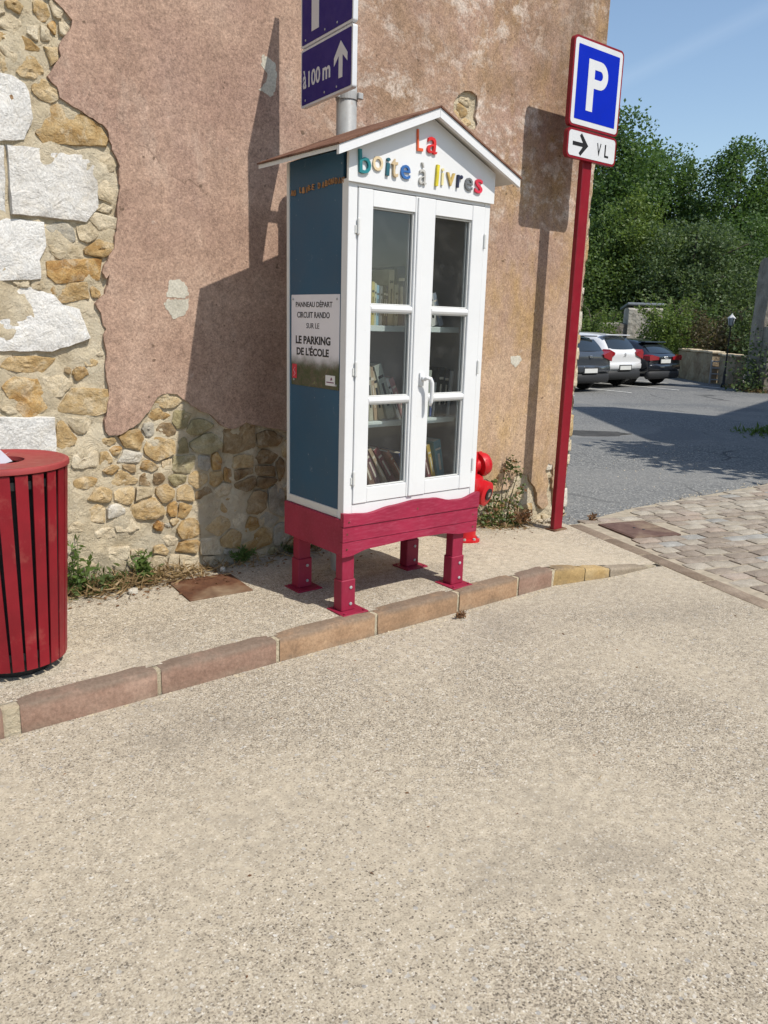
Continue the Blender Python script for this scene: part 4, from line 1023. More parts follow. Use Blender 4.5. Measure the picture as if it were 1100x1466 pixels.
MAT['tagred'] = plain('tag_red', (.50, .03, .05), .5)
wbox(cab, 'red_tag', 2.1552, 2.1562, NY1-.125*NW, NY1-.025*NW, NZ0+.075*NH, NZ0+.235*NH, MAT['tagred'], notice, b=0)
wbox(cab, 'white_tag', 2.1552, 2.1562, NY1-.93*NW, NY1-.74*NW, NZ0+.04*NH, NZ0+.15*NH, MAT['white'], notice, b=0)
mk = MB(); mk.prism([(0, 0), (.016, .003), (.010, .016), (.003, .012)], .0006, Matrix(((0, 0, -1, 2.1552), (-1, 0, 0, NY1-.84*NW), (0, 1, 0, NZ0+.095*NH), (0, 0, 0, 1))))
mk.box((2.1549, NY1-.835*NW, NZ0+.075*NH), (.0006, .06, .005)); wobj(cab, 'tag_mark', mk, plain('tag_plum', (.16, .03, .10), .5), notice)
mk = MB(); mk.tube([(2.1549, NY1-.09*NW, NZ0+.20*NH), (2.1549, NY1-.055*NW, NZ0+.165*NH), (2.1549, NY1-.095*NW, NZ0+.13*NH), (2.1549, NY1-.06*NW, NZ0+.10*NH)], .0025, 5); wobj(cab, 'tag_squiggle', mk, plain('tag_pink', (.62, .22, .25), .5), notice)
for (a, b) in ((.04, .05), (.95, .05), (.06, .94), (.95, .95)):
    mb = MB(); mb.lathe([(.006, 0), (.005, .0025), (.001, .003)], 8, Matrix.Translation((2.1562, NY1-a*NW, NZ1-b*NH)) @ Matrix.Rotation(R(-90), 4, 'Y')); wobj(cab, 'screw', mb, MAT['steel'], notice)
# doors
def door(x0, x1, gx0, gx1):
    # frame pieces butt against each other; the door is one part, its pieces sub-parts
    d = wbox(cab, 'door', x0, gx0, 2.962, 3.006, .650, 2.066, MAT['white'], b=.0025)
    wbox(cab, 'stile', gx1, x1, 2.962, 3.006, .650, 2.066, MAT['white'], d, b=.0025)
    wbox(cab, 'rail', gx0+.0005, gx1-.0005, 2.9635, 3.004, .651, .722, MAT['white'], d, b=.002)
    wbox(cab, 'rail', gx0+.0005, gx1-.0005, 2.9635, 3.004, 1.996, 2.065, MAT['white'], d, b=.002)
    for z in (1.560, 1.139):
        mb = MB(); mb.prism([(2.966, z-.014), (2.972, z-.016), (3.001, z-.014), (3.001, z+.014), (2.974, z+.015), (2.962, z+.007), (2.961, z-.004)], gx1-gx0-.001, Matrix(((0, 0, 1, gx0+.0005), (1, 0, 0, 0), (0, 1, 0, 0), (0, 0, 0, 1))))
        wobj(cab, 'glazing_bar', mb, MAT['white'], d)
    for z0, z1 in ((.7225, 1.1245), (1.1535, 1.5455), (1.5745, 1.9955)):
        wbox(cab, 'pane', gx0+.001, gx1-.001, 2.985, 2.990, z0, z1, MAT['glass'], d, b=0)
        bead = MB()
        bead.box((gx0+.004, 2.979, (z0+z1)/2), (.006, .010, z1-z0-.002), .001); bead.box((gx1-.004, 2.979, (z0+z1)/2), (.006, .010, z1-z0-.002), .001)
        bead.box(((gx0+gx1)/2, 2.979, z0+.004), (gx1-gx0-.016, .010, .006), .001); bead.box(((gx0+gx1)/2, 2.979, z1-.004), (gx1-gx0-.016, .010, .006), .001)
        wobj(cab, 'glazing_bead', bead, MAT['white_old'], d)
        sp = MB()
        for x in (gx0+.011, gx1-.011): sp.box((x, 2.996, (z0+z1)/2), (.006, .009, z1-z0-.004))
        wobj(cab, 'spacer_bar', sp, MAT['steel'], d)
    return d
dl = door(2.206, 2.570, 2.288, 2.536)
dr = door(2.574, 2.990, 2.660, 2.905)
wbox(cab, 'meeting_bead', 2.546, 2.5815, 2.9545, 2.9618, .652, 2.064, MAT['white'], dl, b=.003)
for z in (1.905, 1.285, .775):
    for x, d in ((2.2045, dl), (2.9913, dr)):
        mb = MB(); mb.lathe([(.0055, -.034), (.0065, -.030), (.0065, .030), (.0055, .034), (.002, .038)], 10, Matrix.Translation((x, 2.9575, z)))
        mb.box((x-.008 if x < 2.5 else x+.008, 2.9645, z-.012), (.012, .005, .034), .001)
        wobj(cab, 'hinge', mb, MAT['white_old'], d)
mb = MB(); mb.box((2.605, 2.9555, 1.232), (.026, .012, .068), .004); mb.lathe([(.011, 0), (.011, .022)], 12, Matrix.Translation((2.606, 2.951, 1.236)) @ Matrix.Rotation(R(90), 4, 'X'))
mb.tube([(2.606, 2.934, 1.236), (2.612, 2.922, 1.240), (2.628, 2.916, 1.236), (2.638, 2.914, 1.215), (2.640, 2.914, 1.17), (2.640, 2.918, 1.125), (2.637, 2.922, 1.105)], [.010, .010, .0105, .0105, .0105, .010, .008], 10)
wobj(cab, 'handle', mb, MAT['white'], dr, smooth=True)
# roof
RX0, RXM, RX1, RY0, RY1 = 2.048, 2.600, 3.152, 2.892, 3.552
RZ0, RZM, RZ1 = 2.190, 2.421, 2.190
def slab(x0, z0, x1, z1, t0, t1, y0, y1):
    M = Matrix(((1, 0, 0, 0), (0, 0, -1, y1), (0, 1, 0, 0), (0, 0, 0, 1)))
    mb = MB(); mb.prism([(x0, z0+t0), (x1, z1+t0), (x1, z1+t1), (x0, z0+t1)] if x0 < x1 else [(x1, z1+t0), (x0, z0+t0), (x0, z0+t1), (x1, z1+t1)], y1-y0, M); return mb
wobj(cab, 'roof_panel', slab(RX0, RZ0, RXM-.001, RZM, 0, .018, RY0+.019, RY1), MAT['white_old'])
wobj(cab, 'roof_panel', slab(RX1, RZ1, RXM+.001, RZM, 0, .018, RY0+.019, RY1), MAT['white_old'])
wobj(cab, 'roof_covering', slab(RX0-.006, RZ0-.002, RXM-.001, RZM, .0195, .0275, RY0-.006, RY1+.006), MAT['rooftop'])
wobj(cab, 'roof_covering', slab(RX1+.006, RZ1-.002, RXM+.001, RZM, .0195, .0275, RY0-.006, RY1+.006), MAT['rooftop'])
wobj(cab, 'barge_board', slab(RX0, RZ0, RXM-.0008, RZM, -.020, .018, RY0, RY0+.018), MAT['white'])
wobj(cab, 'barge_board', slab(RX1, RZ1, RXM+.0008, RZM, -.020, .018, RY0, RY0+.018), MAT['white'])

# ------------------------------------------------------------------ the books on its shelves
BC = {'yellow': (.42, .36, .13), 'palegreen': (.40, .44, .34), 'lightblue': (.19, .36, .46), 'white': (.52, .51, .48), 'navy': (.02, .03, .07), 'cream': (.47, .40, .27),
      'silver': (.24, .27, .32), 'stone': (.38, .36, .28), 'sage': (.33, .35, .30), 'tan': (.36, .26, .17), 'black': (.025, .03, .03), 'brown': (.17, .10, .07),
      'plum': (.14, .07, .08), 'rust': (.30, .10, .05), 'royal': (.06, .10, .26), 'mustard': (.42, .28, .05), 'teal': (.12, .26, .29), 'wine': (.17, .04, .05), 'pink': (.40, .20, .20)}
MAT['pages'] = paint('page_edges', (.56, .50, .40), .9, .15, 60)
def book(label, c, x, w, z0, h, lean, depth, front=3.15, flat=False, group='books in the cabinet'):
    """stands at x..x+w on height z0, leans by angle lean (positive = top to the right)"""
    nm = 'cover_' + c
    if nm not in MAT: MAT[nm] = paint(nm, BC[c], .5, .15, 25, .4, .05, var(BC[c], .6), .3)
    t = thing('book', label, 'book', (x if lean <= 0 else x + w, front, z0), 0, group)
    t.rotation_euler = (0, lean, 0)
    ox = 0 if lean <= 0 else -w
    mb = MB(); cov = .0022
    mb.box((ox + cov/2, depth/2, h/2), (cov, depth, h), .0006); mb.box((ox + w - cov/2, depth/2, h/2), (cov, depth, h), .0006)
    mb.box((ox + w/2, -.0012, h/2), (w, .0024, h), .0008)
    obj('cover', mb, MAT[nm], t)
    mb = MB(); mb.box((ox + w/2, depth/2 + .001, h/2), (w-2*cov-.0006, depth-.006, h-.006)); obj('pages', mb, MAT['pages'], t)
    bandc = MAT['pages'] if sum(BC[c]) < .9 else MAT['ink']
    if w > .012:
        mb = MB(); mb.box((ox + w/2, -.0027, h*.78), (w*.72, .0006, h*.05)); mb.box((ox + w/2, -.0027, h*.45), (w*.3, .0006, h*.42)); obj('spine_title', mb, bandc, t)
    return t
zt, zm, zb = SH['top']+.0005, SH['middle']+.0005, SH['bottom']+.0005
B = [
 ("yellow green paperback at the left end of the top shelf", 'yellow', 2.436, .018, zt, .205, 0), ("pale green slim book beside the yellow one on the top shelf", 'palegreen', 2.4555, .0125, zt, .198, 0),
 ("light blue book on the top shelf", 'lightblue', 2.469, .018, zt, .19, 0), ("white slim book between the light blue and the dark one", 'white', 2.4885, .013, zt, .188, 0),
 ("black paperback right of the light blue book on the top shelf", 'black', 2.5025, .017, zt, .192, 0), ("navy book with pale spine marks next to the tall cream one", 'navy', 2.5205, .018, zt, .19, 0),
 ("tall cream hardback on the top shelf", 'cream', 2.5425, .032, zt, .268, 0), ("shorter cream book right of the tall cream hardback", 'stone', 2.5765, .020, zt, .198, 0), ("tall thick navy volume on the top shelf", 'navy', 2.600, .052, zt, .285, -.05),
 ("white book leaning left behind the right door, top shelf", 'white', 2.828, .044, zt, .165, -.27), ("silver grey book leaning on the white one, top shelf", 'silver', 2.883, .032, zt, .172, -.38),
 ("stone coloured book at the left of the middle shelf", 'stone', 2.437, .026, zm, .27, -.10), ("pale tan book second from the left on the middle shelf", 'tan', 2.471, .022, zm, .268, -.16), ("cream book leaning left on the middle shelf", 'cream', 2.503, .036, zm, .25, -.27),
 ("sage green white-topped tall book leaning left on the middle shelf", 'sage', 2.556, .046, zm, .288, -.36), ("white thin book leaning on the sage green one", 'white', 2.620, .018, zm, .225, -.42), ("pink brown worn book leaning at the right of the left door", 'pink', 2.655, .030, zm, .225, -.46),
 ("pale grey thick book behind the door handle", 'sage', 2.790, .046, zm, .245, .06), ("royal blue slim book left of the black volumes", 'royal', 2.844, .014, zm, .20, .05), ("white slim book touching the black volumes", 'white', 2.868, .010, zm, .18, .05),
 ("black thick volume on the middle shelf", 'black', 2.888, .040, zm, .258, .05), ("second black volume with a paler title, right of the first", 'black', 2.9305, .032, zm, .25, .06), ("thin white book at the right end of the middle shelf", 'white', 2.968, .012, zm, .24, .09),
 ("plum coloured book leaning far left on the bottom shelf", 'plum', 2.50, .030, zb, .225, -.50), ("tan book leaning across the bottom shelf behind the left door", 'tan', 2.555, .020, zb, .235, -.56), ("wine red book leaning over the tan one, bottom shelf", 'wine', 2.600, .032, zb, .235, -.60),
 ("rust orange book at the right of the leaning row, bottom shelf", 'rust', 2.665, .018, zb, .225, -.62), ("royal blue book at the right end of the left bottom row", 'royal', 2.72, .024, zb, .19, -.52), ("brown old book lowest at the left of the bottom shelf", 'brown', 2.44, .032, zb, .20, -.42),
 ("mustard yellow book leaning behind the right door, bottom shelf", 'mustard', 2.868, .024, zb, .205, -.30), ("teal thick book leaning on the mustard one, bottom shelf", 'teal', 2.905, .050, zb, .22, -.22), ("wine red slim book left of the mustard one", 'wine', 2.835, .018, zb, .17, -.36)]
for i, (lb, c, x, w, z0, h, lean) in enumerate(B):
    rr_ = random.Random(i)
    book(lb, c, x, w, z0, h, lean, rr_.uniform(.13, .18) if h < .26 else .20, 3.148 + rr_.uniform(-.004, .010) if z0 != zb else 3.13 + rr_.uniform(-.01, .02))

# ================================================================== SIGNS
MAT['signpurple'] = paint('violet_blue_sign_film', (.028, .018, .150), .55, .06, 6, .15, 0, (.06, .05, .2), .3)
MAT['signwhite'] = paint('sign_white_film', (.58, .59, .60), .4, .05, 8, .45)
MAT['signblue'] = paint('sign_blue_film', (.001, .017, .37), .5, .05, 6, .12)
MAT['signblack'] = plain('sign_black_film', (.012, .012, .014), .45)
# tall parking sign on a galvanised post behind the cabinet, seen from its shaded side
ps = thing('street_sign', 'violet blue parking sign with arrow, edge-on on a grey steel post behind the book cabinet', 'sign', (2.57, 3.57, .105))
mb = MB(); mb.lathe([(.052, .10), (.052, 2.645), (.046, 2.655)], 24, Matrix.Translation((2.57, 3.57, 0)))
wobj(ps, 'post', mb, MAT['steel'], angle=40)
A_ = Vector((2.447, 3.803)); Bp = Vector((2.3995, 3.292))      # far and near lower corners of the board (plan)
ud = (Bp - A_).normalized(); SW = (Bp - A_).length             # reading direction on the face we see
nd = Vector((ud.y, -ud.x))                                     # out of that face (towards -x)
if nd.x > 0: nd = -nd
def SM(a, z, off): # a: distance from the left edge as read
    return Matrix(((ud.x, 0, nd.x, A_.x + ud.x*a + nd.x*off), (ud.y, 0, nd.y, A_.y + ud.y*a + nd.y*off), (0, 1, 0, z), (0, 0, 0, 1)))
def rrect(w, h, r, n=5, x=0, y=0):
    p = []
    for cx, cy, a0 in ((w-r, r, -90), (w-r, h-r, 0), (r, h-r, 90), (r, r, 180)):
        for i in range(n+1):
            a = R(a0 + 90*i/n); p.append((x + cx + r*math.cos(a), y + cy + r*math.sin(a)))
    return p
def rect(x0, y0, x1, y1): return [(x0, y0), (x1, y0), (x1, y1), (x0, y1)]
def pshape(x, y, w, h, st):
    """outline and hole of a letter P"""
    bw = h*.54; r = bw/2
    out = [(x, y), (x+st, y), (x+st, y+h-bw), (x+w-r, y+h-bw)]
    out += [(x+w-r + r*math.sin(a), y+h-r - r*math.cos(a)) for a in [math.pi*i/12 for i in range(1, 12)]]
    out += [(x+w-r, y+h), (x, y+h)]
    ir = r - st*.82
    ho = [(x+st, y+h-r-ir), (x+w-r, y+h-r-ir)] + [(x+w-r + ir*math.sin(a), y+h-r - ir*math.cos(a)) for a in [math.pi*i/10 for i in range(1, 10)]] + [(x+w-r, y+h-r+ir), (x+st, y+h-r+ir)]
    return out, ho
def facing(name, poly, hole, M, d, m, t, parent=None, **k):
    mb = MB(); mb.prism(poly, d, M, [hole] if hole else None); return wobj(t, name, mb, m, parent, **k)
for (z0, z1, kind) in ((2.562, 2.832, 'arrow'), (2.840, 3.275, 'P')):
    brd = facing('sign_board', rrect(SW, z1-z0, .012), None, SM(0, z0, -.025), .025, MAT['signwhite'], ps)
    facing('sign_face', rrect(SW-.022, z1-z0-.022, .008, x=.011, y=.011), None, SM(0, z0, .0003), .0012, MAT['signpurple'], ps, brd)
    if kind == 'P':
        o_, h_ = pshape(.115, .055, .27, .33, .075)
        facing('letter', o_, h_, SM(0, z0, .0017), .0012, MAT['signwhite'], ps, brd)
    else:
        sp = SM(0, 0, .0017)
        for w_, a_, wd_, h_ in (("à", .025, .036, .085), ("100", .084, .122, .075), ("m", .232, .076, .056)):
            wobj(ps, 'word', text_geo(w_, sp @ Vector((a_, z0+.085, 0)), (ud.x, ud.y, 0), (0, 0, 1), wd_, h_, .0012, .02), MAT['signwhite'], brd)
        ar = [(.389, .062), (.425, .062), (.425, .160), (.470, .122), (.470, .158), (.407, .222), (.344, .158), (.344, .122), (.389, .160)]
        facing('arrow', ar, None, SM(0, z0, .0017), .0012, MAT['signwhite'], ps, brd)
    mb = MB()
    for a in (.05, .25, .37): mb.lathe([(.006, 0), (.005, .002)], 8, SM(a, z0+.03, .0016))
    wobj(ps, 'rivet', mb, MAT['steel'], brd)
for z in (2.60,):
    mb = MB()
    mb.lathe([(.057, -.018), (.057, .018)], 24, Matrix.Translation((2.57, 3.57, z)))
    p1 = A_ + ud*(SW*.46) - nd*.030
    mb.box(((2.57+p1.x)/2, (3.57+p1.y)/2, z), (abs(2.57-p1.x), .030, .030), .003)
    mb.box((2.612, 3.515, z), (.03, .022, .030), .003)
    wobj(ps, 'clamp', mb, MAT['steel'])
for zz_ in (2.66, 3.15):
    mb = MB(); mb.box((A_.x + ud.x*SW*.5 - nd.x*.036, A_.y + ud.y*SW*.5 - nd.y*.036, zz_), (.02, .40, .03), .003, None); wobj(ps, 'cross_rail', mb, MAT['steel'])

# red framed parking sign at the house corner
pk = thing('parking_sign', 'red framed blue parking sign with white P and arrow plate, on a red post', 'sign', (4.70, 3.722, -.004))
mb = MB(); mb.box((4.695, 3.722, 1.30), (.096, .040, 2.61), .004); wobj(pk, 'post', mb, MAT['redsteel'])
mb = MB(); mb.box((4.70, 3.722, .006), (.15, .09, .016), .003); wobj(pk, 'base_plate', mb, MAT['rust'])
SX0, SX1 = 4.423, 4.951
def PM(y): return Matrix(((1, 0, 0, 0), (0, 0, -1, y), (0, 1, 0, 0), (0, 0, 0, 1)))
for (z0, z1, kind) in ((2.786, 3.322, 'P'), (2.594, 2.776, 'VL')):
    case = facing('sign_case', rrect(SX1-SX0, z1-z0, .035, 6, SX0, z0), None, PM(3.701), .031, MAT['redsteel'], pk, angle=50)
    facing('white_border', rrect(SX1-SX0-.028, z1-z0-.028, .026, 6, SX0+.014, z0+.014), None, PM(3.6697), .0012, MAT['signwhite'], pk, case)
    if kind == 'P':
        facing('blue_field', rrect(SX1-SX0-.094, z1-z0-.094, .006, 3, SX0+.047, z0+.047), None, PM(3.6683), .001, MAT['signblue'], pk, case)
        o_, h_ = pshape(4.581, 2.896, .211, .311, .068)
        facing('letter', o_, h_, PM(3.6671), .001, MAT['signwhite'], pk, case)
    else:
        ar = [(4.479, 2.672), (4.585, 2.672), (4.548, 2.630), (4.566, 2.614), (4.642, 2.684), (4.566, 2.754), (4.548, 2.738), (4.585, 2.696), (4.479, 2.696)]
        facing('arrow', ar, None, PM(3.6683), .001, MAT['signblack'], pk, case)
        t_ = MB(); text_geo("V", (4.736, 3.6683, 2.640), (1, 0, 0), (0, 0, 1), .046, .080, .001, .012, t_); wobj(pk, 'letter', t_, MAT['signblack'], case); t_ = MB(); text_geo("L", (4.822, 3.6683, 2.640), (1, 0, 0), (0, 0, 1), .046, .080, .001, .012, t_)
        wobj(pk, 'letter', t_, MAT['signblack'], case)
    mb = MB()
    for x in (4.665, 4.735): mb.lathe([(.010, 0), (.010, .008), (.005, .010)], 6, Matrix.Translation((x, 3.701, (z0+z1)/2)) @ Matrix.Rotation(R(-90), 4, 'X'))
    wobj(pk, 'bolt', mb, MAT['steel'], case)

# ================================================================== FIRE HYDRANT, half hidden behind the cabinet
hy = thing('fire_hydrant', 'bright red fire hydrant standing behind the right edge of the book cabinet', 'hydrant', (3.635, 3.63, .100), 0)
def H(prof, m, name, M=None, n=28, parent=None):
    mb = MB(); mb.lathe(prof, n, M); return obj(name, mb, m, parent or hy, angle=40)
H([(.10, 0), (.10, .02), (.072, .025), (.072, .30), (.060, .31)], MAT['hydrant'], 'barrel')
H([(.060, .30), (.085, .31), (.105, .34), (.110, .40), (.098, .435), (.072, .45)], MAT['hydrant'], 'valve_body')
H([(.060, .45), (.060, .57), (.052, .60), (.028, .615), (.024, .655), (.016, .66)], MAT['hydrant'], 'bonnet')
cap = H([(.045, 0), (.045, .045), (.076, .055), (.080, .085), (.070, .115), (.045, .135), (.018, .142)], MAT['hydrant'], 'outlet_cap', Matrix.Translation((.02, -.01, .500)) @ Matrix.Rotation(R(84), 4, 'Y') @ Matrix.Rotation(R(8), 4, 'X'))
mb = MB()
for k in range(6):
    a = k*math.pi/3; mb.box((.078*math.cos(a), .078*math.sin(a), .075), (.012, .02, .035), .003, Matrix.Translation((.02, -.01, .500)) @ Matrix.Rotation(R(84), 4, 'Y'))
obj('lug', mb, MAT['hydrant'], cap)
side = H([(.062, 0), (.062, .05), (.082, .06), (.082, .105), (.066, .112)], MAT['hydrant'], 'side_outlet', Matrix.Translation((.045, -.01, .345)) @ Matrix.Rotation(R(-72), 4, 'Z') @ Matrix.Rotation(R(100), 4, 'Y'))
H([(.040, .113), (.040, .120), (.034, .121)], MAT['black'], 'black_disc', Matrix.Translation((.045, -.01, .345)) @ Matrix.Rotation(R(-72), 4, 'Z') @ Matrix.Rotation(R(100), 4, 'Y'), parent=side)
mb = MB(); mb.box((0, 0, .1215), (.030, .030, .002), .0004, Matrix.Translation((.045, -.01, .345)) @ Matrix.Rotation(R(-72), 4, 'Z') @ Matrix.Rotation(R(100), 4, 'Y')); obj('square_key', mb, MAT['chrome'], side)
mb = MB()
for k in range(8):
    a = k*math.pi/4; mb.lathe([(.010, 0), (.010, .012), (.004, .014)], 6, Matrix.Translation((.088*math.cos(a), .088*math.sin(a), .02)))
obj('flange_bolt', mb, MAT['steel'], hy)

# ================================================================== LITTER BIN
bn = thing('litter_bin', 'round red slatted metal litter bin with a flat lid standing on the pavement', 'bin', (.735, 3.245, .108))
RT, RB, ZL = .238, .190, .835
n_sl = 24
for k in range(n_sl):
    a = 2*math.pi*(k+.2)/n_sl
    # a slat: flat bar tapering inwards to the foot
    wT, wB = .0222, .0205; th = .004; v = []
    for (rad, wd, z) in ((RB, wB, .045), (RT, wT, ZL-.02)):
        for dr_ in (0, -th):
            for s_ in (-1, 1):
                v.append(((rad+dr_)*math.cos(a) - s_*wd*math.sin(a), (rad+dr_)*math.sin(a) + s_*wd*math.cos(a), z))
    f = [(0, 1, 5, 4), (1, 3, 7, 5), (3, 2, 6, 7), (2, 0, 4, 6), (4, 5, 7, 6), (0, 2, 3, 1)]
    obj('slat', (v, f), MAT['binred'], bn)
mb = MB(); mb.lathe([(.160, .03), (.200, ZL-.03)], 40, cap=True); obj('liner', mb, MAT['dark_in'], bn, angle=30)
for z, rad in ((.10, RB+.002), (ZL-.06, RT-.006)):
    mb = MB(); mb.lathe([(rad-.012, z-.015), (rad-.007, z-.015), (rad-.007, z+.015), (rad-.012, z+.015)], 48, cap=False); obj('hoop', mb, MAT['black'], bn)
mb = MB(); mb.lathe([(.13, 0), (.13, .045)], 32); obj('foot', mb, MAT['black'], bn)
mb = MB()
prof = [(.085, ZL-.012), (.086, ZL+.004), (.222, ZL+.002), (.228, ZL+.006), (.237, ZL+.008), (.245, ZL+.004), (.247, ZL-.003), (.246, ZL-.014), (.240, ZL-.017), (.235, ZL-.018), (.085, ZL-.014)]
mb.lathe(prof, 56, cap=False); obj('lid', mb, [MAT['binlid'], MAT['binred']], bn, angle=45)
lid = bn.children[-1]
for p in lid.data.polygons:
    if math.hypot(p.center.x, p.center.y) > .224: p.material_index = 1
wad = MB()
for i in range(5):
    r_ = random.Random(i)
    wad.add([(r_.uniform(-.07, .07), r_.uniform(-.07, .05), r_.uniform(-.04, .045)) for _ in range(4)], [(0, 1, 2), (1, 2, 3), (0, 2, 3)])
wad.add([(-.07, -.05, -.03), (.045, -.055, .0), (.01, .02, .05), (-.06, .03, .02)], [(0, 1, 2, 3)])
o = obj('paper_wrapper', wad, plain('grey_paper', (.40, .38, .42), .7)); o.location = (.722, 3.25, .108+ZL+.004)
tag(o, 'crumpled grey paper wrapper sticking out of the hole in the red bin lid', 'litter')

# ================================================================== SMALL PLANTS AND LITTER AT THE WALL FOOT
def leaf_quads(P, size, r, up=.3, aspect=1.9, base_dir=None, curl=.25):
    """leaf-shaped faces (two bent halves) at the points P (n,3)"""
    n = len(P)
    d = r.normal(size=(n, 3)); d[:, 2] = d[:, 2]*.6 + up
    if base_dir is not None: d = d*.6 + base_dir
    d /= np.linalg.norm(d, axis=1)[:, None]
    h = r.normal(size=(n, 3)); s_ = np.cross(d, h); s_ /= np.linalg.norm(s_, axis=1)[:, None]
    nn = np.cross(s_, d)
    L = (size*r.uniform(.6, 1.35, n))[:, None]; W = L/aspect*.5
    a = P; b = P + d*L*.5 + s_*W + nn*L*curl*.3; c = P + d*L - nn*L*curl*.2; e = P + d*L*.5 - s_*W + nn*L*curl*.3
    V = np.stack([a, b, c, e], 1).reshape(-1, 3)
    F = np.arange(n*4).reshape(-1, 4)
    return V, F
def mesh_np(name, V, F, m, parent=None, **k):
    me = bpy.data.meshes.new(name)
    nv, nf = len(V), len(F); w = F.shape[1]
    me.vertices.add(nv); me.vertices.foreach_set('co', np.ascontiguousarray(V, dtype=np.float32).ravel())
    me.loops.add(nf*w); me.loops.foreach_set('vertex_index', np.ascontiguousarray(F, dtype=np.int32).ravel())
    me.polygons.add(nf); me.polygons.foreach_set('loop_start', np.arange(0, nf*w, w, dtype=np.int32))
    try: me.polygons.foreach_set('loop_total', np.full(nf, w, dtype=np.int32))
    except Exception: pass
    me.update(calc_edges=True); me.validate()
    return link(name, me, m, parent, False, **k)

def weed(label, loc, h, spread, nst, leafsize, sd, mat='leaf_weed', per=14, group='weeds at the foot of the wall', name='weed'):
    r = np.random.default_rng(sd); t = thing(name, label, 'plant', loc, 0, group)
    st = MB(); Vs = []; Fs = []; o = 0
    for k in range(nst):
        a = r.uniform(0, 6.28); l = r.uniform(.4, 1)*h; s_ = r.uniform(.1, 1)*spread
        top = np.array([s_*math.cos(a), s_*math.sin(a)*.6, l])
        base = np.array([top[0]*.25, top[1]*.25, 0])
        mid = (base+top)/2 + np.array([0, 0, l*.12])
        st.tube([base, mid, top], [.0028, .002, .001], 4)
        tt = r.uniform(.15, 1, per)[:, None]
        P = (1-tt)**2*base + 2*tt*(1-tt)*mid + tt**2*top
        V, F = leaf_quads(P, leafsize, r, .45, 2.6)
        Vs.append(V); Fs.append(F+o); o += len(V)
    mesh_np('foliage', np.concatenate(Vs), np.concatenate(Fs), MAT[mat], t)
    obj('stem', st, MAT[mat], t)
    return t
weed('tall leafy green weed at the wall foot beside the red litter bin', (1.20, 3.93, .11), .30, .09, 9, .042, 1, per=15)
weed('bushy low green weed in front of the rubble stones, left of the rusty plate', (1.55, 3.94, .11), .17, .10, 11, .040, 2, per=15)
weed('small green weed tuft at the wall foot in the shadow of the cabinet', (2.14, 3.95, .115), .10, .09, 14, .030, 3, per=14)
weed('low dark weed at the wall foot behind the left legs of the cabinet', (2.52, 3.94, .115), .07, .14, 14, .026, 4, 'leaf_ivy', 14)
weed('green tuft growing out of the joint beside the red sign post', (4.84, 3.84, .0), .14, .055, 12, .035, 5, per=14)
weed('withered little red brown weed in the joint at the edge of the asphalt', (5.20, 3.77, -.006), .05, .08, 9, .028, 6, 'deadleaf', 10)
weed('tiny dried weed at the foot of the kerb below the cabinet', (2.80, 2.80, .0), .028, .05, 9, .022, 7, 'deadleaf', 9)
weed('reddish dry weed between the creeper and the red sign post', (4.50, 3.90, .04), .13, .16, 14, .035, 8, 'deadleaf', 14)
weed('small dark weed at the wall foot beside the fire hydrant', (3.93, 3.95, .08), .09, .10, 12, .028, 9, 'leaf_ivy', 12)
# creeper on the wall near the sign
r = np.random.default_rng(31)
cr = thing('wall_creeper', 'green and brown creeper climbing the lower wall left of the red sign post', 'creeper', (4.33, 3.95, .04))
def seg(p, q, n, wid):
    t_ = r.uniform(0, 1, n)[:, None]; P = np.array(p)*(1-t_) + np.array(q)*t_
    return P + r.normal(size=(n, 3))*np.array([wid, .012, wid])
P = np.concatenate([seg((-.16, 0, .02), (-.13, 0, .20), 250, .050), seg((-.14, 0, .05), (.0, 0, .12), 120, .055), seg((.06, 0, .02), (.15, 0, .30), 140, .036), seg((-.02, 0, .40), (.03, 0, .46), 40, .020), seg((.03, 0, .50), (.17, 0, .36), 60, .02), seg((-.2, 0, .0), (.26, 0, .03), 200, .030), seg((-.22, 0, .32), (-.10, 0, .35), 50, .012)])
P[:, 1] = np.minimum(P[:, 1], .03) - np.abs(r.normal(size=len(P)))*.018; P[:, 2] = np.maximum(P[:, 2], .0)
V, F = leaf_quads(P, .028, r, .0, 1.5, np.array([0, -.8, -.2]))
k = r.uniform(size=len(F)) < .78
mesh_np('green_foliage', V, F[k], MAT['leaf_ivy'], cr); mesh_np('dry_foliage', V, F[~k], MAT['deadleaf'], cr)
st = MB()
for a, b in (((-.16, .0, 0), (-.11, 0, .35)), ((.05, 0, 0), (.16, 0, .40)), ((.0, 0, .1), (.02, 0, .52)), ((-.14, 0, .05), (.05, 0, .42)), ((.02, 0, .50), (.18, 0, .47)), ((-.12, 0, .33), (-.24, 0, .36))):
    m_ = [(a[i]+b[i])/2 + random.uniform(-.03, .03)*(i != 1) for i in range(3)]; st.tube([a, (m_[0], -.004, m_[2]), b], [.006, .004, .0025], 5)
obj('stem', st, MAT['bark'], cr)

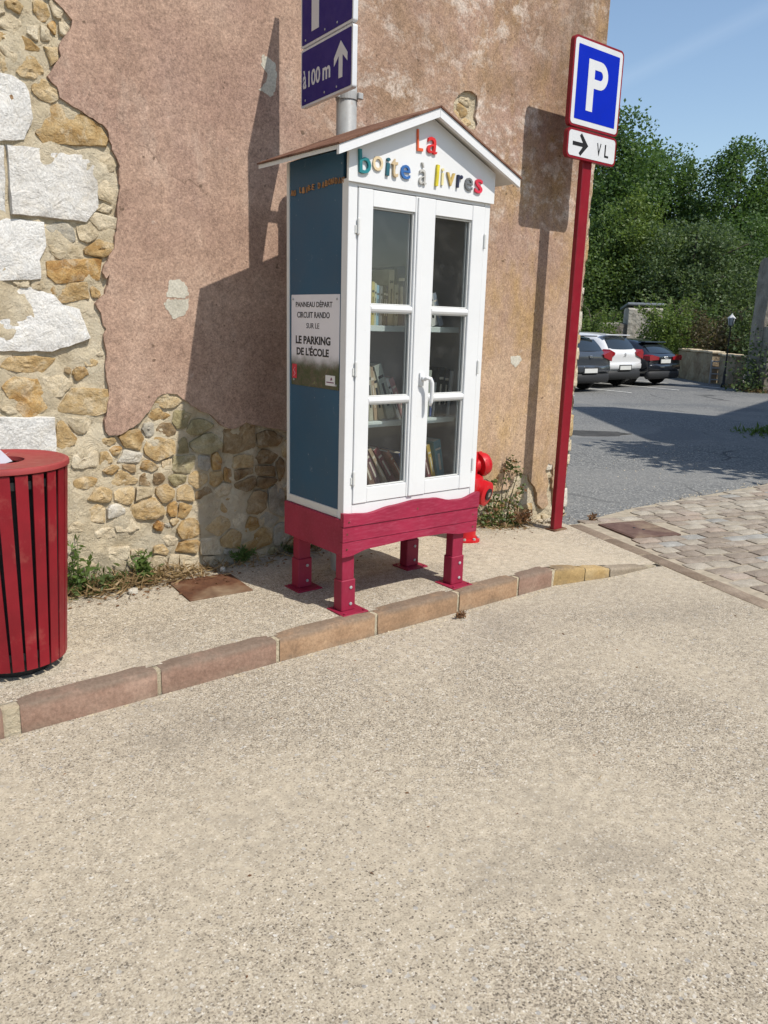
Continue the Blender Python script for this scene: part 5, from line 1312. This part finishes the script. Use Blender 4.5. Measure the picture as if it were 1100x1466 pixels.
# straw, dead leaves and grit: uncountable
def scatter_flat(name, n, fx, size, m, aspect, sd, up=.12):
    r = np.random.default_rng(sd)
    P = np.array([fx(r) for _ in range(n)])
    d = r.normal(size=(n, 3)); d[:, 2] = np.abs(r.normal(size=n))*up
    V, F = leaf_quads(P, size, r, 0, aspect, d*2.2, .12)
    V[:, 2] = np.maximum(V[:, 2], np.repeat(P[:, 2], 4) - .001)
    return mesh_np(name, V, F, m, kind='stuff')
def fx_wall(r):
    x = r.choice([r.normal(1.35, .22), r.normal(1.62, .22), r.uniform(1.9, 3.1), r.normal(4.35, .25)], p=[.45, .3, .12, .13])
    y = 3.985 - abs(r.normal(0, .075)); return (x, y, pz(x) + .004 + abs(r.normal(0, .018))*(1 if x < 1.8 else .3))
scatter_flat('dry_grass', 1500, fx_wall, .075, MAT['straw'], 9, 41, .5)
def fx_leaf(r):
    x = r.choice([r.normal(1.55, .25), r.normal(1.85, .16), r.normal(2.75, .35), r.normal(4.35, .25)], p=[.3, .3, .2, .2]); y = 3.97 - abs(r.normal(0, .13)); return (x, y, pz(x)+.005)
scatter_flat('dead_leaves', 520, fx_leaf, .022, MAT['deadleaf'], 1.8, 42)
def fx_moss(r):
    x = r.normal(1.28, .13); y = 3.96 - abs(r.normal(0, .05)); return (x, y, .11 + abs(r.normal(0, .05)))
scatter_flat('moss_and_dry_stalks', 420, fx_moss, .04, MAT['leaf_ivy'], 3.2, 43, .7)
def fx_road(r):
    return (r.uniform(.3, 4.2), r.uniform(1.2, 2.8), .001)
scatter_flat('leaf_bits_on_the_road', 60, fx_road, .014, MAT['deadleaf'], 2.2, 45, .08)
scatter_flat('twigs_on_the_road', 22, fx_road, .045, MAT['straw'], 18, 46, .03)
def grit(name, n, fx, smin, smax, m, sd):
    r = np.random.default_rng(sd); base = np.array([(1,0,0),(-.5,.87,0),(-.5,-.87,0),(.3,.2,.8),(-.3,.1,.7)]); tri = np.array([(0,1,3),(1,4,3),(1,2,4),(2,0,3),(2,3,4)])
    V = []; F = []
    for i in range(n):
        p = np.array(fx(r)); s_ = r.uniform(smin, smax); a = r.uniform(0, 6.28); c, q = math.cos(a), math.sin(a)
        b = base*np.array([s_, s_*r.uniform(.5, 1), s_*r.uniform(.4, .9)]); b = np.stack([b[:, 0]*c-b[:, 1]*q, b[:, 0]*q+b[:, 1]*c, b[:, 2]], 1)
        V.append(b+p); F.append(tri+5*i)
    return mesh_np(name, np.concatenate(V), np.concatenate(F), m, kind='stuff')
def fx_grit(r):
    k = r.integers(0, 4)
    if k == 0: x = r.uniform(.3, 4.4); return (x, kline(x) - abs(r.normal(0, .03)) - .004, .0)
    if k == 1: x = r.uniform(5.0, 8.5); return (x, 3.86 - max(0, x-6.4)*.045 + r.normal(0, .06), -.008)
    if k == 2: x = r.normal(8.4, 1.3); return (x, .60*x + r.normal(0, .45), gz(x, 5)-.016)
    x = r.uniform(1.2, 4.4); return (x, 3.96 - abs(r.normal(0, .10)), pz(x)+.002)
grit('grit', 900, fx_grit, .003, .011, MAT['p'], 51)
o = obj('loose_stone', relief([(0, 0), (.035, -.006), (.052, .012), (.04, .03), (.012, .032), (-.006, .016)], -.022, .0, random.Random(9), .004, .002), MAT['w'], smooth=True)
o.rotation_euler = (R(-90), 0, .3); o.location = (1.42, 3.78, .112)
tag(o, 'pale flat stone lying loose on the pavement between the weeds and the rusty plate', 'stone')
o = obj('loose_stone', relief([(0, 0), (.03, -.004), (.04, .012), (.024, .03), (.004, .026)], -.02, .0, random.Random(12), .005, .002), MAT['w'], smooth=True)
o.rotation_euler = (R(-90), 0, 1.1); o.location = (1.99, 3.86, .112)
tag(o, 'small white pebble at the wall foot in the cabinet shadow, beside the weed tuft', 'stone')

# ================================================================== PARKED CARS
MAT['tyre'] = plain('tyre_rubber', (.02, .02, .02), .9)
MAT['rim'] = NT('alloy_rim').fin((.42, .42, .43), .35, .8)
MAT['carglass'] = NT('dark_car_glass').fin((.018, .024, .028), .06, 0, .8)
MAT['taillight'] = NT('red_tail_lamp').fin((.26, .008, .014), .12, 0, .7)
MAT['bumper'] = plain('dark_bumper_plastic', (.025, .026, .028), .6)
MAT['plate'] = plain('white_number_plate', (.62, .63, .61), .4)
def carpaint(name, c, rough=.18): return NT(name).fin(c, rough, 0, .6, Coat_Weight=.6, Coat_Roughness=.05)
MAT['car_white'] = carpaint('white_car_paint', (.66, .67, .68)); MAT['car_black'] = carpaint('black_car_paint', (.012, .014, .020)); MAT['car_grey'] = carpaint('dark_grey_car_paint', (.042, .048, .056))

def car(name, label, loc, rz, pm, W, Hh, L, style):
    t = thing(name, label, 'car', loc, rz, 'cars parked at the back of the car park')
    w = W/2; k = Hh/1.5
    # stations: y, bottom z, shoulder z, roof z, half widths at bottom, shoulder, roof
    if style == 'hatch':
        S = [(.02, .46, .82, .86, .86, .90, .86), (.0, .36, .80, .95, .92, .97, .80), (.10, .30, .92, 1.05, .97, .99, .76), (.34, .27, .96, 1.36, .98, 1.0, .70), (.62, .24, .97, 1.46, .99, 1.0, .70), (1.3, .22, .95, 1.50, .99, 1.0, .71), (2.0, .22, .93, 1.48, .99, 1.0, .70), (2.5, .22, .92, 1.30, .99, 1.0, .70), (3.05, .22, .90, .98, .98, .99, .76), (3.6, .24, .80, .86, .95, .96, .72), (3.85, .30, .66, .70, .86, .88, .66), (3.92, .40, .55, .57, .74, .76, .6)]
        wy0, wz0, wy1, wz1 = .105, 1.06, .335, 1.36
    else:
        S = [(.03, .48, .84, .88, .86, .90, .86), (.0, .36, .82, .95, .92, .97, .84), (.10, .30, .93, 1.02, .97, .99, .80), (.42, .26, .97, 1.30, .98, 1.0, .70), (.75, .24, .97, 1.45, .99, 1.0, .68), (1.4, .22, .95, 1.50, .99, 1.0, .70), (2.1, .22, .93, 1.47, .99, 1.0, .69), (2.7, .22, .92, 1.27, .99, 1.0, .70), (3.2, .22, .90, .98, .98, .99, .78), (3.8, .24, .82, .88, .95, .96, .74), (4.15, .30, .68, .72, .86, .88, .66), (4.25, .40, .55, .57, .74, .76, .6)]
        wy0, wz0, wy1, wz1 = .12, 1.05, .43, 1.31
    sc = L/S[-1][0]; v = []; f = []
    for (y, zb_, zs_, zr, wb, wsn, wr) in S:
        half = [(0, zb_*k), (wb*w*.8, zb_*k), (wb*w, (zb_+.10)*k), (wsn*w, (zb_+zs_)/2*k), (wsn*w*.995, (zs_-.06)*k), (wsn*w*.96, zs_*k), (wr*w*1.03, (zr-.10*min(1, (zr-zs_)/.4))*k), (wr*w*.90, (zr-.02)*k), (wr*w*.5, zr*k), (0, (zr+.008)*k)]
        ring = half + [(-x, z) for x, z in half[-2:0:-1]]
        v += [(x, y*sc, z) for x, z in ring]
    n = len(ring)
    for i in range(len(S)-1):
        for j in range(n):
            q = (j+1) % n; f.append((i*n+j, i*n+q, (i+1)*n+q, (i+1)*n+j)[::-1])
    f.append(tuple(range(n))); f.append(tuple((len(S)-1)*n+j for j in range(n))[::-1])
    body = obj('body', (v, f), pm, t, smooth=True)
    md = body.modifiers.new('smooth', 'SUBSURF'); md.levels = 1; md.render_levels = 1
    # rear window following the tailgate
    def grid(p00, p10, p01, p11, bulge, nx=8, nz=5):
        V = []; F = []
        for b in range(nz+1):
            for a in range(nx+1):
                u, q = a/nx, b/nz
                p = [(p00[i]*(1-u)+p10[i]*u)*(1-q) + (p01[i]*(1-u)+p11[i]*u)*q for i in range(3)]
                p[1] += bulge*((2*u-1)**2) - .02*math.sin(math.pi*q)
                V.append(tuple(p))
        for b in range(nz):
            for a in range(nx):
                i = b*(nx+1)+a; F.append((i, i+1, i+nx+2, i+nx+1))
        return V, F
    ox = -.022
    obj('rear_window', grid((-.72*w, wy0+ox, wz0*k), (.72*w, wy0+ox, wz0*k), (-.60*w, wy1+ox, (wz1-.01)*k), (.60*w, wy1+ox, (wz1-.01)*k), .05), MAT['carglass'], t, smooth=True)
    for sx in (-1, 1):
        V = []; F = []
        ys = [.72, 1.2, 1.75, 2.3, 2.75]; zt_ = [1.34, 1.40, 1.40, 1.33, 1.06]; wt = [.80, .79, .79, .80, .93]
        for y, z, q in zip(ys, zt_, wt):
            V += [(sx*(w*.985), y*sc, .97*k), (sx*(w*(q+.02)), y*sc, z*k)]
        for i in range(len(ys)-1): F.append((2*i, 2*i+2, 2*i+3, 2*i+1) if sx > 0 else (2*i, 2*i+1, 2*i+3, 2*i+2))
        obj('side_window', (V, F), MAT['carglass'], t)
    # spoiler, bumper, lamps, plate, badge
    mb = MB(); mb.box((0, wy1+.06, (wz1+.075)*k), (w*1.30, .24, .030), .012); obj('spoiler', mb, pm if style == 'hatch' else MAT['car_black'], t)
    mb = MB(); mb.box((0, .07, .37*k), (w*1.88, .20, .26), .06); obj('lower_bumper', mb, MAT['bumper'], t, angle=50)
    mb = MB(); mb.box((0, .015, .60*k), (w*1.86, .12, .20), .045); obj('upper_bumper', mb, pm, t, angle=50)
    for sx in (-1, 1):
        mb = MB()
        if style == 'hatch':
            mb.prism([(sx*w*.60, .90*k), (sx*w*.97, .80*k), (sx*w*.99, .98*k), (sx*w*.90, 1.06*k), (sx*w*.58, .97*k)][::sx], .22, Matrix(((1, 0, 0, 0), (0, 0, -1, .20), (0, 1, 0, 0), (0, 0, 0, 1))))
        else:
            mb.prism([(sx*w*.42, .84*k), (sx*w*.97, .82*k), (sx*w*.99, .96*k), (sx*w*.88, 1.00*k), (sx*w*.42, .93*k)][::sx], .22, Matrix(((1, 0, 0, 0), (0, 0, -1, .20), (0, 1, 0, 0), (0, 0, 0, 1))))
        obj('tail_light', mb, MAT['taillight'], t, angle=40)
    zpl = (.56 if style == 'hatch' else .79)*k
    pl = boxo('number_plate', (0, -.052 if style == 'hatch' else -.02, zpl), (.52, .012, .11), MAT['plate'], t, .003)
    boxo('plate_recess', (0, -.044 if style == 'hatch' else -.010, zpl+.005), (.60, .014, .155), MAT['bumper'], t, .004)
    mb = MB()
    yb = -.005
    if name == 'white_hatchback':
        for z in (.90, .94): mb.prism([(-.045, z-.012), (-.045, z-.026), (0, z+.004), (.045, z-.026), (.045, z-.012), (0, z+.018)], .012, Matrix(((1, 0, 0, 0), (0, 0, -1, yb+.006), (0, 1, 0, 0), (0, 0, 0, 1))))
    elif name == 'black_hatchback':
        for x in (-.075, -.025, .025, .075):
            mb.tube([(x + .033*math.cos(a), yb-.012, .905*k + .033*math.sin(a)) for a in [2*math.pi*i/12 for i in range(13)]], .005, 5)
    else: mb.box((0, yb-.01, .92*k), (.09, .014, .06), .012)
    obj('badge', mb, MAT['chrome'], t)
    for (y, sx) in ((.72*sc, -1), (.72*sc, 1), (3.2*sc, -1), (3.2*sc, 1)):
        M = Matrix.Translation((sx*(w-.115), y, .305)) @ Matrix.Rotation(R(90), 4, 'Y')
        mb = MB(); mb.lathe([(.19, -.10), (.285, -.10), (.305, -.07), (.305, .07), (.285, .10), (.19, .10)], 24, M); wh = obj('wheel', mb, MAT['tyre'], t, angle=40)
        mb = MB(); mb.lathe([(.03, sx*.098), (.19, sx*.104)], 20, M); obj('rim', mb, MAT['rim'], wh)
    mb = MB()
    for sx in (-1, 1): mb.box((sx*(w+.07), 2.55*sc, 1.0*k), (.16, .10, .12), .03)
    obj('wing_mirror', mb, pm, t)
    mb = MB(); mb.tube([(0, .75, 1.49*k), (0, .62, 1.58*k)], [.008, .004], 5); obj('aerial', mb, MAT['bumper'], t)
    return t
car('white_hatchback', 'white hatchback parked between the dark grey and the black car', (19.25, 13.35, gz(19, 13)-.014), R(1), MAT['car_white'], 1.73, 1.50, 3.9, 'hatch')
car('black_hatchback', 'black hatchback parked right of the white car, beside the low stone wall', (21.33, 13.40, gz(19, 13)-.014), R(2), MAT['car_black'], 1.79, 1.36, 4.2, 'sport')
car('grey_hatchback', 'dark grey car half hidden by the house corner, left of the white car', (16.92, 12.75, gz(17, 13)-.014), R(0), MAT['car_grey'], 1.80, 1.47, 4.1, 'hatch')

# ================================================================== WALLS, LAMP AND GATE BEHIND THE CAR PARK
def m_oldwall(name, a, b, c):
    n = NT(name)
    col = n.ramp(n.noise(2.2, 9, .7, dist=.6), [(.28, a), (.5, b), (.72, c)])
    st = n.rng(n.noise(3, 8, .7, vec=n.stretch((1, 1, .25))), .5, .68)
    col = n.mix(n.math('MULTIPLY', st, .6), col, (.16, .10, .07))
    n.bump(n.noise(7, 8, .7), .9, .06); n.bump(n.vor(5.5).outputs['Distance'], .5, .05)
    return n.fin(col, .95, spec=.15)
MAT['oldwall'] = m_oldwall('old_garden_wall', (.16, .11, .07), (.33, .27, .18), (.46, .40, .29))
MAT['pier'] = m_oldwall('grey_stone_pier', (.14, .13, .11), (.24, .225, .19), (.35, .33, .28))
MAT['slate'] = paint('slate_slab', (.17, .19, .21), .45, .15, 8, .5, .2)
def rough_wall(name, p, q, h, th, m, parent, nx=22, nz=6, sd=0, amp=.03):
    """a wall from p to q (plan points), uneven faces and top"""
    p, q = Vector(p), Vector(q); d = q-p; n_ = Vector((-d.y, d.x)).normalized(); V = []; F = []
    prof = [(-.5, z/nz) for z in range(nz+1)] + [(-.25, 1.03), (.25, 1.03)] + [(.5, 1-z/nz) for z in range(nz+1)]
    m_ = len(prof)
    for i in range(nx+1):
        c = p + d*(i/nx)
        for (s_, z) in prof:
            k = Vector((c.x*2, c.y*2, z*3+sd)); a = amp*mnoise.noise(k*1.7)
            pt = c + n_*(s_*th + a); V.append((pt.x, pt.y, z*h + (amp*mnoise.noise(k) if z > .5 else 0)))
    for i in range(nx):
        for j in range(m_-1): F.append((i*m_+j, (i+1)*m_+j, (i+1)*m_+j+1, i*m_+j+1))
    F.append(tuple(range(m_))); F.append(tuple(nx*m_+j for j in range(m_))[::-1])
    return obj(name, (V, F), m, parent, angle=40)
gw = thing('garden_wall', 'low old stone wall behind the car park, right of the black car', 'wall', (0, 0, gz(24, 12)-.02))
rough_wall('wall_run', (25.9, 15.6), (24.15, 13.35), .93, .34, MAT['oldwall'], gw, sd=1)
rough_wall('wall_return', (24.15, 13.12), (23.25, 12.12), .88, .30, MAT['oldwall'], gw, 12, sd=4)
def coping(p, q, n, z, parent):
    p, q = Vector(p), Vector(q); d = q-p; a = math.atan2(d.y, d.x)
    for i in range(n):
        c = p + d*((i+.5)/n); rr_ = random.Random(i)
        boxo('coping_stone', (0, 0, 0), (d.length/n-.015, .42, .07), MAT['p'], parent, .015, Matrix.Translation((c.x, c.y, z+rr_.uniform(-.01, .015))) @ Matrix.Rotation(a+rr_.uniform(-.03, .03), 4, 'Z'))
coping((25.9, 15.6), (24.12, 13.3), 8, .975, gw); coping((24.15, 13.12), (23.25, 12.12), 4, .92, gw)
gp = thing('gate_pier', 'grey stone pier with a sloping slate cap rising behind the white car', 'pier', (26.75, 17.95, -.1))
rough_wall('pier_body', (-.45, .42), (.50, -.42), 2.30, .8, MAT['pier'], gp, 10, 10, 3, .04).data.materials[0] = m_oldwall('pale_pier_render', (.26, .24, .20), (.40, .375, .32), (.52, .49, .43))
rough_wall('pier_shoulder', (-1.35, 1.2), (-.45, .42), 1.75, .6, MAT['pier'], gp, 8, 8, 6, .06)
mb = MB(); mb.box((.03, 0, 2.46), (1.35, 1.15, .09), .02, Matrix.Rotation(math.atan2(-.84, .95), 4, 'Z') @ Matrix.Rotation(R(-9), 4, 'X')); obj('slate_cap', mb, MAT['slate'], gp)
lp = thing('garden_lamp', 'slender garden lamp post with a lantern in front of the low stone wall', 'lamp', (22.86, 12.35, gz(22, 12)-.02))
mb = MB(); mb.lathe([(.07, 0), (.07, .10), (.04, .14), (.04, .45), (.024, .50), (.018, 1.74), (.04, 1.79)], 12); obj('post', mb, MAT['black'], lp, smooth=True)
mb = MB(); mb.lathe([(.062, 1.80), (.105, 2.00)], 6); obj('lantern_glass', mb, paint('lantern_panel', (.34, .38, .40), .3), lp)
mb = MB(); mb.lathe([(.120, 2.00), (.08, 2.05), (.04, 2.09), (.02, 2.11), (.01, 2.14)], 6); obj('lantern_roof', mb, paint('lantern_roof_metal', (.55, .55, .55), .35), lp)
mb = MB()
for k_ in range(6):
    a = k_*math.pi/3; mb.tube([(.064*math.cos(a), .064*math.sin(a), 1.80), (.107*math.cos(a), .107*math.sin(a), 2.00)], .009, 4)
obj('lantern_frame', mb, MAT['black'], lp)
gt = thing('metal_gate', 'pale tubular metal gate between the low wall and the ivy covered pillar', 'gate', (24.4, 12.65, -.1))
g0, g1 = Vector((-.55, .7)), Vector((.45, -.6))
for z in (.12, .30, .48, .68):
    mb = MB(); mb.tube([(g0.x, g0.y, z), (g1.x, g1.y, z)], .022, 8); obj('rail', mb, MAT['steel'], gt)
for p_ in (g0, (g0+g1)/2, g1):
    mb = MB(); mb.tube([(p_.x, p_.y, 0), (p_.x, p_.y, .72)], .028, 8); obj('upright', mb, MAT['steel'], gt)
rp = thing('old_pillar', 'tall grey stone pillar with brick courses at the right edge of the view', 'pillar', (22.75, 10.85, -.1))
rough_wall('pillar_body', (-.42, .42), (.9, -.55), 3.5, .7, MAT['pier'], rp, 8, 18, 9, .09)
rough_wall('buttress', (-.62, .12), (.0, -.34), 1.75, .75, MAT['pier'], rp, 6, 10, 12, .10)
MAT['brick'] = m_stone('red_orange_brick', [(0, (.22, .09, .045)), (.5, (.33, .15, .075)), (1, (.42, .24, .14))], 6, .4)
bme = bpy.data.meshes.new('brick'); b_ = MB(); b_.box((0, 0, 0), (.21, .10, .058), .004); bme.from_pydata(b_.v, [], b_.f); bme.update(); bme.materials.append(MAT['brick'])
for j in range(20):
    for i in range(3):
        o = bpy.data.objects.new('brick', bme); COL.objects.link(o); o.parent = rp
        q = Vector((-.30, -.50)) + Vector((.62, -.46)).normalized()*(.225*i + .11*(j % 2)); o.location = (q.x, q.y, .07 + j*.072); o.rotation_euler = (0, 0, math.atan2(-.46, .62) + random.uniform(-.04, .04))

# ================================================================== TREES AND SHRUBS
iv = thing('pillar_ivy', 'dark ivy growing up the foot of the grey pillar at the right edge', 'ivy', (22.3, 10.95, -.1))
g = np.random.default_rng(8); PP = np.stack([g.normal(0, .42, 1500), g.normal(0, .30, 1500), np.abs(g.normal(0, .75, 1500))], 1)
V, F = leaf_quads(PP, .10, g, .1, 1.5); mesh_np('foliage', V, F, MAT['leaf_grey'], iv)
st = MB(); st.tube([(0, 0, 0), (.05, -.05, .8), (-.05, .02, 1.7)], [.03, .02, .01], 5); obj('stem', st, MAT['bark'], iv)
def crown(lobes, n, leaf, sd, up=.25, lump=.9, thr=-.12, shell=.45, aspect=1.6):
    r = np.random.default_rng(sd); L = np.array(lobes, float)
    wgt = L[:, 3]*L[:, 4]*L[:, 5]; wgt = wgt**.7; wgt /= wgt.sum()
    k = r.choice(len(L), n, p=wgt)
    d = r.normal(size=(n, 3)); d /= np.linalg.norm(d, axis=1)[:, None]
    rad = (shell + (1-shell)*r.uniform(0, 1, n)**.6)
    # clumps: pull leaves towards random twig centres on each lobe
    P = L[k, :3] + d*rad[:, None]*L[k, 3:6]
    nz_ = np.array([mnoise.noise(Vector(p)*lump + Vector((sd, 0, 0))) + .5*mnoise.noise(Vector(p)*lump*2.7) for p in P])
    P = P[nz_ > thr]
    P += r.normal(size=P.shape)*leaf*.8
    return leaf_quads(P, leaf, r, up, aspect)
def tree(name, label, loc, H_, W_, mat, sd, n=9000, leaf=.24, base=.12, shape='round', group='trees behind the car park', trunk=.16, lump=.8, thr=-.24):
    rr_ = random.Random(sd); t = thing(name, label, 'tree', loc, 0, group)
    lobes = []
    N = 26
    for i in range(N):
        q = (i+.5)/N
        z = H_*(base + (1-base)*q)
        if shape == 'round': w_ = W_*.5*math.sin(math.pi*min(.97, .10+.88*q))**.7
        elif shape == 'cone': w_ = W_*.5*(1.02-q)**.75
        else: w_ = W_*.5*(math.sin(math.pi*min(.98, .15+.80*q))**.6)
        a = i*2.4 + rr_.uniform(-.4, .4); d = w_*rr_.uniform(.35, .75)
        s_ = max(.42, w_*rr_.uniform(.46, .68)); lobes.append((d*math.cos(a), d*math.sin(a), min(z, H_-s_*.8), s_, s_, s_*rr_.uniform(.75, 1.15)))
        if i % 3 == 0: lobes.append((d*.2*math.cos(a), d*.2*math.sin(a), z*.94, w_*.72+.1, w_*.72+.1, s_*1.1))
    for i in range(7):   # sprigs that break the outline
        q = rr_.uniform(.55, 1); a = rr_.uniform(0, 6.28); w_ = W_*.5*(1.05-q if shape == 'cone' else math.sin(math.pi*min(.95, .1+.85*q)))
        lobes.append((w_*.9*math.cos(a), w_*.9*math.sin(a), H_*(base+(1-base)*q), .35, .35, .6))
    lobes.append((0, 0, H_*.97, .28, .28, .55))
    V, F = crown(lobes, n, leaf, sd, lump=lump, thr=thr)
    mesh_np('crown', V, F, MAT[mat], t)
    mb = MB(); mb.tube([(0, 0, -.1), (.05, 0, H_*.3), (.0, .05, H_*.6), (0, 0, H_*.92)], [trunk, trunk*.8, trunk*.5, .03], 8)
    obj('trunk', mb, MAT['bark'], t, smooth=True)
    for i in range(9):
        mb = MB(); a = i*2.4; z0 = H_*rr_.uniform(.25, .75); l = W_*.38*rr_.uniform(.6, 1)
        mb.tube([(0, 0, z0), (l*.5*math.cos(a), l*.5*math.sin(a), z0+l*.35), (l*math.cos(a), l*math.sin(a), z0+l*.55)], [trunk*.35, trunk*.22, .02], 5)
        obj('limb', mb, MAT['bark'], t, smooth=True)
    return t
Z0 = -.12
TL = [
 ('tall_tree', 'tallest leafy tree at the left, rising behind the red framed parking sign', (33.2, 25.2), 11.6, 5.8, 'leaf_dark', 1, 'tall', 56000),
 ('tall_tree', 'broad dark twin topped tree in the middle of the row behind the car park', (37.6, 25.3), 10.6, 6.4, 'leaf_dark', 2, 'tall', 56000),
 ('tall_tree', 'tree between the twin topped tree and the one at the right edge', (40.6, 25.2), 10.0, 5.4, 'leaf_mid', 3, 'cone', 42000),
 ('tall_tree', 'pointed tall tree right of the gap of sky', (39.2, 21.6), 10.6, 5.8, 'leaf_dark', 4, 'tall', 56000),
 ('tall_tree', 'dark tree at the far right edge, lower than its pointed neighbour', (41.0, 19.3), 10.6, 6.2, 'leaf_dark', 5, 'round', 52000),
 ('round_tree', 'round grey green tree standing in front of the tall row, behind the lamp', (31.4, 18.9), 5.9, 5.8, 'leaf_grey', 6, 'round', 52000),
 ('round_tree', 'yellow green tree glowing in the sun behind the stone pier', (31.2, 21.8), 7.2, 4.4, 'leaf_bright', 7, 'round', 36000),
 ('round_tree', 'dark low tree just right of the sign post, behind the cars', (30.2, 22.6), 6.3, 5.0, 'leaf_mid', 8, 'round', 40000),
 ('round_tree', 'dark shaded tree between the round grey green tree and the right edge', (35.2, 18.6), 6.6, 5.2, 'leaf_dark', 9, 'round', 40000)]
for nm, lb, (x, y), h_, w_, m_, sd, shp, n_ in TL:
    tree(nm, lb, (x, y, Z0), h_, w_, m_, sd, n_, .165 if h_ > 8 else .13, .03, shp)
SL = [
 ('shrub', 'bright green bush with arching shoots beside the stone pier', (25.9, 16.45), 2.7, 2.6, 'leaf_bright', 21, 5000),
 ('shrub', 'brown green brushwood between the bright bush and the lamp', (26.9, 15.2), 2.3, 2.5, 'leaf_brown', 22, 4500),
 ('shrub', 'green shrub behind the lamp and the end of the low wall', (27.4, 14.0), 2.6, 2.5, 'leaf_grey', 23, 4500),
 ('shrub', 'tall fresh green shrub next to the pillar at the right edge', (27.8, 13.0), 3.4, 2.7, 'leaf_bright', 24, 5500),
 ('shrub', 'yellow green hedge shrub behind the white car, next to the sign post', (24.6, 18.9), 2.3, 2.8, 'leaf_bright', 25, 5000),
 ('shrub', 'dark bush behind the black car, under the round tree', (28.6, 17.4), 3.2, 3.2, 'leaf_mid', 26, 5000),
 ('shrub', 'dark undergrowth behind the gate', (28.8, 12.7), 2.4, 2.6, 'leaf_dark', 27, 4000),
 ('shrub', 'dark hedge bush left of the grey pier', (27.2, 20.3), 2.6, 3.4, 'leaf_mid', 28, 4500)]
for nm, lb, (x, y), h_, w_, m_, sd, n_ in SL:
    r = random.Random(sd); t = thing(nm, lb, 'shrub', (x, y, Z0), 0, 'shrubs behind the car park')
    lobes = [(w_*.28*math.cos(i*2.4)*r.uniform(.3, 1.2), w_*.28*math.sin(i*2.4)*r.uniform(.3, 1.2), h_*r.uniform(.18, .74), w_*r.uniform(.16, .28), w_*r.uniform(.16, .28), h_*r.uniform(.14, .26)) for i in range(14)]
    V, F = crown(lobes, n_, .12, sd, .3, 1.6, -.15, .35, 2.0)
    Vs, Fs, o_ = [V], [F], len(V)
    st = MB(); g = np.random.default_rng(sd)
    for i in range(12 if m_ == 'leaf_bright' else 7):     # long shoots
        a = r.uniform(0, 6.28); b0 = np.array([0, 0, h_*.4]); top_ = np.array([w_*.42*math.cos(a), w_*.42*math.sin(a), h_*r.uniform(.8, 1.08)]); md_ = (b0+top_)/2 + np.array([0, 0, h_*.18])
        st.tube([b0, md_, top_], [.018, .012, .006], 4)
        u = g.uniform(.3, 1, 60)[:, None]; P = (1-u)**2*b0 + 2*u*(1-u)*md_ + u**2*top_ + g.normal(size=(60, 3))*.04
        V2, F2 = leaf_quads(P, .12, g, .3, 2.2); Vs.append(V2); Fs.append(F2+o_); o_ += len(V2)
    mesh_np('foliage', np.concatenate(Vs), np.concatenate(Fs), MAT[m_], t); obj('stem', st, MAT['bark'], t)
# the wood further back, one dark mass that closes the gaps low down
r = np.random.default_rng(77)
lobes = [(x, y, z, 3.2, 2.2, 2.0) for x, y, z in [(30+i*3.0, 40-i*1.75 + r.uniform(-1, 1), r.uniform(1.2, 4.2)) for i in range(11)]]
V, F = crown(lobes, 22000, .38, 77, .25, .5, -.3, .4)
mesh_np('far_wood', V, F, MAT['leaf_dark'], kind='stuff')
# grassy verge and a weedy corner at the right edge
def fx_verge(r):
    t_ = r.uniform(); x = 23.6 - 1.6*t_ + r.normal(0, .18); y = 12.15 - 1.35*t_ + r.normal(0, .18); return (x, y, gz(x, y)-.02)
g = np.random.default_rng(5); P = np.array([fx_verge(g) for _ in range(2600)])
V, F = leaf_quads(P, .16, g, .9, 6); mesh_np('verge_grass', V, F, MAT['straw'], kind='stuff')
P = np.array([(12.9+g.normal(0, .35), 5.95+g.normal(0, .25), gz(12, 6)-.02) for _ in range(420)])
V, F = leaf_quads(P, .12, g, .8, 4); mesh_np('weedy_edge', V, F, MAT['leaf_weed'], kind='stuff')

# ================================================================== SHADOW CASTERS outside the view: an invented house and tree that shade the asphalt
nh = thing('shade_house', 'invented rendered house outside the view at the right, added to shade the car park', 'house', (11.2, 1.8, 0))
def gabled(name, prof, m):
    mb = MB(); mb.prism(prof, 9.0, Matrix(((1, 0, 0, 0), (0, 0, -1, 0), (0, 1, 0, 0), (0, 0, 0, 1))))
    # prism runs towards -y from the north face
    return obj(name, mb, m, nh)
MAT['neighbour'] = paint('shade_house_render', (.44, .38, .30), .9, .1, 2, .2, .3)  # render of the added, unseen house
gabled('wall', [(0, -.2), (4.9, -.2), (4.9, 10.9), (4.1, 11.5), (0, 6.2)], MAT['neighbour'])  # outline shaped for the shadow edge it throws on the asphalt
gabled('wing_wall', [(4.92, -.2), (20, -.2), (20, 8.1), (12.5, 10.9), (4.92, 8.2)], MAT['neighbour'])
for x in (1.4, 3.2, 7.5, 11.0, 15.0):
    for z in (1.0, 4.0):
        wd = boxo('window', (x, .03, z+.6), (.9, .06, 1.2), MAT['white'], nh, .004); boxo('glass', (x, .064, z+.6), (.74, .008, 1.04), MAT['carglass'], wd, .0)
tree('shade_tree', 'invented bushy tree outside the view at the right, added to shade the near car park', (10.2, 2.2, 0), 5.2, 2.6, 'leaf_mid', 61, 5000, .2, .2, 'round', None)  # added tree, never in view; gives the cast shade a leafy edge
